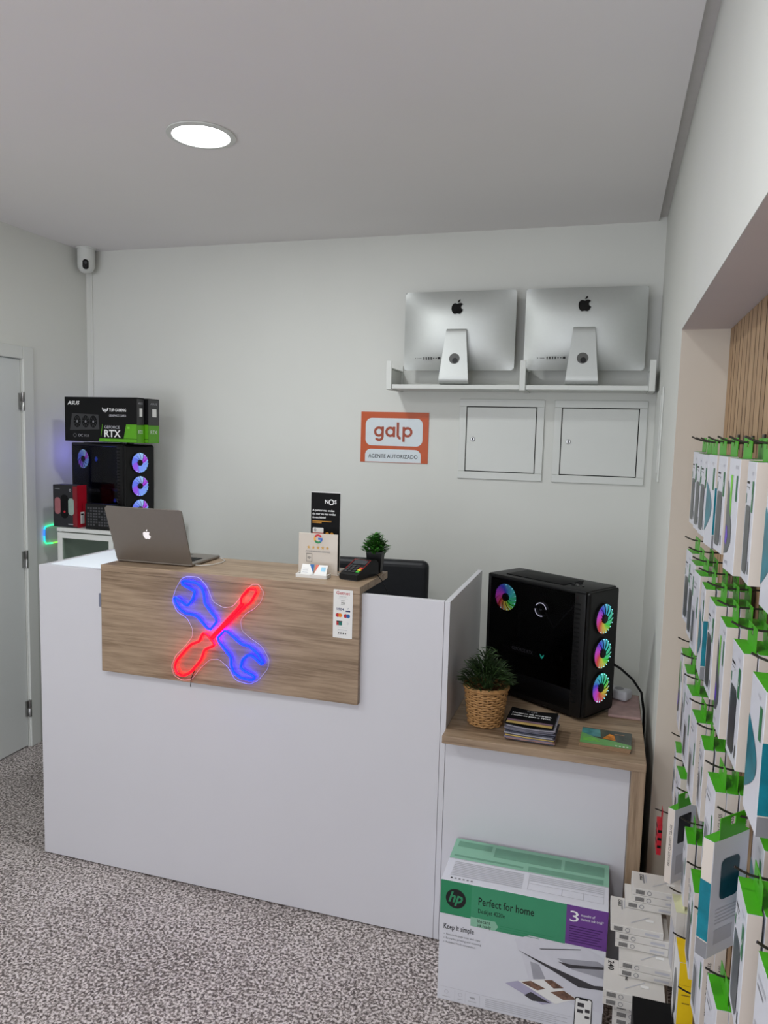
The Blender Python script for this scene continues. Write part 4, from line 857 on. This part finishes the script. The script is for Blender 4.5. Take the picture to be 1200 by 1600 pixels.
# ================================================================== NICHE: HOOKS AND PACKAGES
def package(kind):
    w_, h_, th = dict(case=(.092, .190, .020), teal=(.092, .200, .020), wave=(.088, .205, .020), glass=(.086, .190, .019), slim=(.080, .150, .018), cable=(.078, .185, .021), yellow=(.090, .205, .036), red=(.05, .085, .012))[kind]
    side = {'yellow': M_YEL, 'cable': M_OFFW, 'red': M_RED}.get(kind, M_CARTSIDE); topm = {'yellow': M_YEL, 'cable': M_YELP, 'red': M_RED}.get(kind, M_GREEN)
    front = {'cable': M_OFFW, 'red': M_RED}.get(kind, M_CARTON)
    z1 = -.030; z0 = z1-h_
    t = bpy.data.objects.new('accessory_box', None); COL.objects.link(t)
    b = MB(); b.box(0, th, -w_/2, w_/2, z0, z1, front, .0008, 1)
    F = Fr((0, w_/2, z0), (0, -1, 0), (0, 0, 1)); R_ = Fr((0, -w_/2, z0), (1, 0, 0), (0, 0, 1)); T_ = Fr((0, -w_/2, z1), (1, 0, 0), (0, 1, 0)); B_ = Fr((th, -w_/2, z0), (0, 1, 0), (0, 0, 1))
    b.rect(.0006, .0006, th-.0006, h_-.0006, side, R_, .0003); b.rect(0, 0, th, w_, topm, T_, .0004)
    if kind == 'case':
        b.text('eiger', w_*.60, h_-.020, .010, M_LGREY, F, width=.022); b.rect(.006, h_-.036, .034, h_-.032, M_INK, F); b.rect(.006, h_-.042, .030, h_-.0405, M_GREYINK, F); b.disc(.034, h_-.043, .002, M_INK, F)
        b.rect(w_-.026, h_-.078, w_-.010, h_-.030, M_DGREEN, F, .0005); b.rect(w_-.0195, h_-.058, w_-.0165, h_-.050, M_WHITEINK, F, .0008)
        b.rect(.006, h_-.068, .012, h_-.052, M_DGREEN, F); b.rect(.010, .012, .060, h_-.070, M_PHONE, F, .0006, .008); b.rect(.022, .018, .066, h_-.078, mat('phone_back_print', (58, 62, 66), .3, noise=.1), F, .0009, .008)
        b.rect(w_-.018, .016, w_-.010, .036, M_PHONE, F)
    elif kind == 'teal':
        b.rect(w_-.028, h_-.075, w_-.012, h_-.028, M_DGREEN, F, .0005); b.text('eiger', w_*.5, h_-.020, .010, M_LGREY, F, width=.022)
        pts = [(.004+.03*(1-math.cos(PI*k/10)), .02+.12*k/10) for k in range(11)]
        b.poly([(0.001, .03)]+[(.001+.068*math.sin(PI*k/14), .03+.110*k/14) for k in range(1, 15)], M_TEAL, F, .0006)
        b.rect(0, .03, th, .13, M_TEAL, R_, .0006); b.rect(0, 0, th, .028, M_GREYINK, R_, .0006)
        b.rect(.022, .095, w_-.022, h_-.035, mat('dark_teal_window', (20, 62, 72), .2, noise=.2), B_, .0005, .010); b.rect(.015, .02, w_-.03, .045, M_LGREY, B_, .0004)
        for k in range(5): b.rect(.015, .055+k*.006, w_-.02, .057+k*.006, M_LGREY, B_, .0004)
    elif kind == 'wave':
        b.rect(w_-.022, h_-.075, w_-.010, h_-.030, M_DGREEN, F, .0005); b.rect(.022, h_-.105, .038, h_-.030, M_LGREEN, F, .0005)
        b.poly([(.001, .028), (.030, .034), (.052, .055), (.050, .085), (.030, .110), (.015, .150), (.001, .165)], M_PHONE, F, .0006); b.poly([(.006, .050), (.018, .046), (.026, .062), (.018, .080), (.008, .082)], M_PURP, F, .0009)
        b.text('MATTE', .012, .012, .009, M_GREYINK, F, width=.026); b.rect(w_-.035, h_-.018, w_-.012, h_-.012, M_LGREY, F)
    elif kind in ('glass', 'slim'):
        b.rect(.006, .012, w_*.55, h_*.55, M_LGREY, F, .0005, .004); b.rect(.012, .020, w_*.45, h_*.5, M_PHONE, F, .0008, .004); b.rect(w_-.020, h_*.45, w_-.010, h_*.72, M_DGREEN, F, .0005)
        b.rect(.008, h_-.030, .050, h_-.024, M_LGREY, F); b.rect(.008, h_-.040, .040, h_-.036, M_GREYINK, F)
        if kind == 'glass': b.text('PRIVACY CURVED GLASS', .014, .045, .0088, M_INK, R_, .0006, rot=PI/2, width=.105)
        else: b.text('GLASS', .013, .050, .0075, M_GREYINK, R_, .0006, rot=PI/2)
        b.rect(.015, .02, w_-.03, .07, M_LGREY, B_, .0004); b.rect(.016, .10, w_-.02, h_-.02, M_BLACKG, B_, .0005, .004)
    elif kind == 'cable':
        for k in range(6): b.rect(.004, .055+k*.013, th-.004, .061+k*.013, M_LGREY, R_, .0005)
        b.rect(.003, .014, th-.003, .032, M_GREYP, R_, .0005); b.rect(.010, .02, w_-.012, h_-.05, M_LGREY, F, .0004)
    elif kind == 'yellow':
        b.rect(.002, .002, w_-.002, h_-.002, M_PAPER, F, .0004); b.disc(w_*.5, h_*.5, .055, M_PHONE, F, .0007, 28, rx=.026)
        b.rect(.008, .125, .026, .128, mat('olive_ink', (140, 110, 10), .5, noise=.03), R_, .0005); b.rect(.010, .105, .026, .108, MC['olive_ink'], R_, .0005); b.rect(0, .150, th, .1506, MC['olive_ink'], R_, .0006)
    elif kind == 'red':
        for k in range(3): b.poly([(.002, .02+k*.022), (.048, .03+k*.022), (.048, .036+k*.022), (.002, .028+k*.022)], M_BLACKM, F, .0005)
        for k in range(3): b.rect(.001, .02+k*.022, th-.001, .028+k*.022, M_BLACKM, R_, .0005)
    b.build('carton', t)
    # hang tab with its slot
    g = MB(); x = th-.0008; tw = w_*.36; zt = .007; zs = -.010; sl = .006
    for a in ((-tw, -sl, z1-.001, zt), (sl, tw, z1-.001, zt), (-sl, sl, z1-.001, zs), (-sl, sl, .0035, zt)): g.box(x-.0006, x+.0006, a[0], a[1], a[2], a[3], topm)
    g.build('hang_tab', t)
    t['th'] = th
    return t
PK = {k: package(k) for k in ('case', 'teal', 'wave', 'glass', 'slim', 'cable', 'yellow', 'red')}
DESC = dict(case='white phone-case box', teal='white box with teal picture', wave='white box with curved phone picture', glass='white glass-protector box', slim='short white glass-protector box', cable='off-white cable box', yellow='yellow-sided box', red='red and black packet')
COLS = [2.11, 2.003, 1.90, 1.765, 1.61, 1.457, 1.287, 1.107, .937, .785, .655]
ORD = ['first', 'second', 'third', 'fourth', 'fifth', 'sixth', 'seventh', 'eighth', 'ninth', 'tenth', 'eleventh']
ROWN = ['top row', 'second row', 'third row', 'fourth row', 'lowest row']
ROWZ = [[1.697, 1.694, 1.693, 1.695, 1.695, 1.694, 1.693, 1.693],
        [1.434, 1.420, 1.411, 1.406, 1.403, 1.397, 1.397, 1.395, 1.395],
        [1.160, 1.145, 1.123, 1.107, 1.107, 1.092, 1.085, 1.084, 1.086, 1.086],
        [.894, .869, .835, .824, .806, .802, .800, .798, .796, .795],
        [None, None, .573, .543, .523, .51, .505, .50, .50, .50, .50]]
XOFF = {(4, 4): .045}
KIND = [['case', 'case', 'case', 'teal', 'case', 'wave', 'case', 'teal'],
        ['case', 'case', 'glass', 'teal', 'case', 'wave', 'case', 'teal', 'case'],
        ['wave', 'glass', 'glass', 'glass', 'slim', 'glass', 'teal', 'case', 'glass', 'case'],
        ['slim', 'slim', 'glass', 'slim', 'case', 'glass', 'glass', 'slim', 'glass', 'case'],
        [None, None, 'cable', 'yellow', 'cable', 'glass', 'case', 'glass', 'slim', 'glass', 'case']]
CNT = [[1, 1, 1, 2, 1, 2, 2, 3], [1, 2, 2, 4, 3, 3, 3, 4, 3], [2, 3, 3, 2, 3, 3, 3, 3, 3, 3], [4, 4, 3, 3, 3, 2, 3, 3, 3, 3], [0, 0, 3, 1, 1, 3, 3, 3, 3, 3, 3]]
def inview(x, y, z):
    d = Vector((x, y, z-CAM_H)); q = d.dot(fw); return q > 0 and 600+CAM_F*d.dot(rt)/q < 1212 and 800-CAM_F*d.dot(up)/q < 1610
HOOK = None; rnd = random.Random(5)
NTH = ['frontmost', 'second', 'third', 'fourth']
for r_, zs in enumerate(ROWZ):
    for c, z in enumerate(zs):
        if z is None: continue
        y = COLS[c]; zf = z-.030
        if not (inview(.2, y+.05, z) or inview(.2, y+.05, z-.19)): continue
        if HOOK is None:
            HOOK = bpy.data.objects.new('display_hook', None); COL.objects.link(HOOK)
            b = MB(); b.tube([(.111, 0, -.010), (.045, 0, -.011), (.022, 0, -.009), (.010, 0, -.005), (0, 0, 0)], .0019, M_WIRE, n=7); b.build('wire_prong', HOOK)
            b = MB(); b.box(.1085, .1125, -.012, .012, -.030, .008, M_WIRE, .0008, 1); b.build('mounting_plate', HOOK); hk = HOOK
        else: hk = dup(HOOK)
        hk.location = (.2, y, z)
        tag(hk, 'dark wire display hook, %s from the niche end in the %s' % (ORD[c], ROWN[r_]), 'hook', 'wire display hooks on the slat wall')
        kd = KIND[r_][c]; th = PK[kd]['th']; x = .213+XOFF.get((r_, c), 0)
        n = CNT[r_][c]
        for k in range(n):
            if x+th > .3105: break
            turned = (r_ == 3 and c == 2 and k == 0) or (r_ == 2 and c == 6 and k == 0)
            p = dup(PK[kd]); p.location = (x, y, z-.009)
            if turned: p.location = (x-.004, y, z-.009); p.rotation_euler = (0, 0, math.radians(-40 if r_ == 3 else -43)); x += .030
            elif k == 0: p.rotation_euler = (0, 0, rnd.uniform(-.04, .06))
            pos = NTH[k] if n > 1 else 'only'
            tag(p, '%s%s, %s on %s hook from niche end, %s' % ('twisted ' if turned else '', DESC[kd], pos, ORD[c], ROWN[r_]), 'box', 'boxed accessories hanging in the niche')
            x += th+.0022
p = dup(PK['red']); p.location = (.178, 2.10, .672); tag(p, 'red and black packet hanging left of the twisted box', 'packet')
b = MB(); b.tube([(.313, 2.10, .664), (.22, 2.10, .664), (.170, 2.10, .676)], .0019, M_WIRE, n=7); tag(b.build('display_hook'), 'dark wire display hook holding the red and black packet', 'hook')
for q in PK.values():
    for ch in list(q.children): bpy.data.objects.remove(ch)
    bpy.data.objects.remove(q)
for o in bpy.data.objects:
    if 'th' in o: del o['th']
# stacked cable cartons on the floor
def cable_carton(x0, y0, z0, W, D, rz, label, plain=False):
    b = MB(); H = .0195; b.box(0, W, 0, D, 0, H, M_OFFW, .0008, 1); F = Fr((0, -.0002, 0), (1, 0, 0), (0, 0, 1)); T = Fr((0, 0, H+.0002), (1, 0, 0), (0, 1, 0))
    b.rect(.008, .004, .030, .015, mat('barcode_grey', (112, 110, 108), .5, noise=.3, scale=300), F, .0004); b.arc(.042, .0095, .0045, .006, 0, 360, M_GREYINK, F); b.rect(W-.045, .006, W-.010, .012, M_LGREY, F)
    if plain != '240': b.text('CABLE', .020, D-.012, .010, M_INK, T, .0004, rot=-PI/2, bold=.02, width=.030); b.rect(.028, D-.055, .031, D-.012, M_GREYINK, T); b.rect(.034, D-.050, .037, D-.012, M_LGREY, T)
    b.poly([(.05, .02), (.052, .018), (.10, .055), (.098, .057)], M_LGREY, T, .0004); b.rect(.088, .035, .108, .045, M_PAPER, T, .0005)
    if plain == '240': b.text('240', .010, D-.008, .020, M_INK, T, .0005, rot=-PI/2, bold=.02, width=.036); b.text('FAST CHARGING', .052, D-.008, .009, M_INK, T, .0006, rot=-PI/2, bold=.03, width=.062); b.text('DATA CABLE', .041, D-.008, .009, M_INK, T, .0006, rot=-PI/2, bold=.03, width=.050)
    return tag(b.build('cable_carton', None, (x0, y0, z0), (0, 0, rz)), label, 'box', 'cable cartons stacked on the floor beside the printer carton')
z = .001; lv = []
while z+.0195 < .506: lv.append(z); z += .0203
for i, z in enumerate(lv):
    top = z+.0195; n = len(lv)-1-i
    if top > .435: x0, y0, D = .118, 2.012, .082
    elif top > .385: x0, y0, D = .082, 1.930, .125
    elif top > .335: x0, y0, D = .094, 1.880, .12
    elif top > .295: x0, y0, D = .058, 1.818, .12
    else: x0, y0, D = .085, 1.835, .13
    j = math.sin(i*12.9)*.5
    if n in (2, 3): x0 -= .016
    names = {0: 'white cable carton topmost of the stack beside the printer carton', 4: 'white cable carton with bare wide top, below the four uppermost', 7: 'white cable carton halfway down with cable drawing on top'}
    lab = names.get(n) or 'white cable carton %s from the top of the stack by the printer carton' % (ORD[n] if n < 11 else ['twelfth', 'thirteenth', 'fourteenth', 'fifteenth', 'sixteenth', 'seventeenth', 'eighteenth', 'nineteenth', 'twentieth', 'twenty-first', 'twenty-second', 'twenty-third', 'twenty-fourth', 'twenty-fifth', 'twenty-sixth'][n-11])
    is240 = .295 < top <= .335 and (top+.0203) > .335
    if is240: lab = 'white cable carton printed 240, jutting out lower in the stack'
    cable_carton(x0+j*.006, y0+j*.004, z, .130 if not is240 else .145, D, j*.03, lab, '240' if is240 else False)
t = MB(); t.box(0, .086, 0, .10, 0, .345, M_BLACKM, .001); tag(t.build('black_carton', None, (.122, 1.69, 0)), 'plain matte black box standing before the cable carton stack', 'box')
bpy.context.view_layer.update()
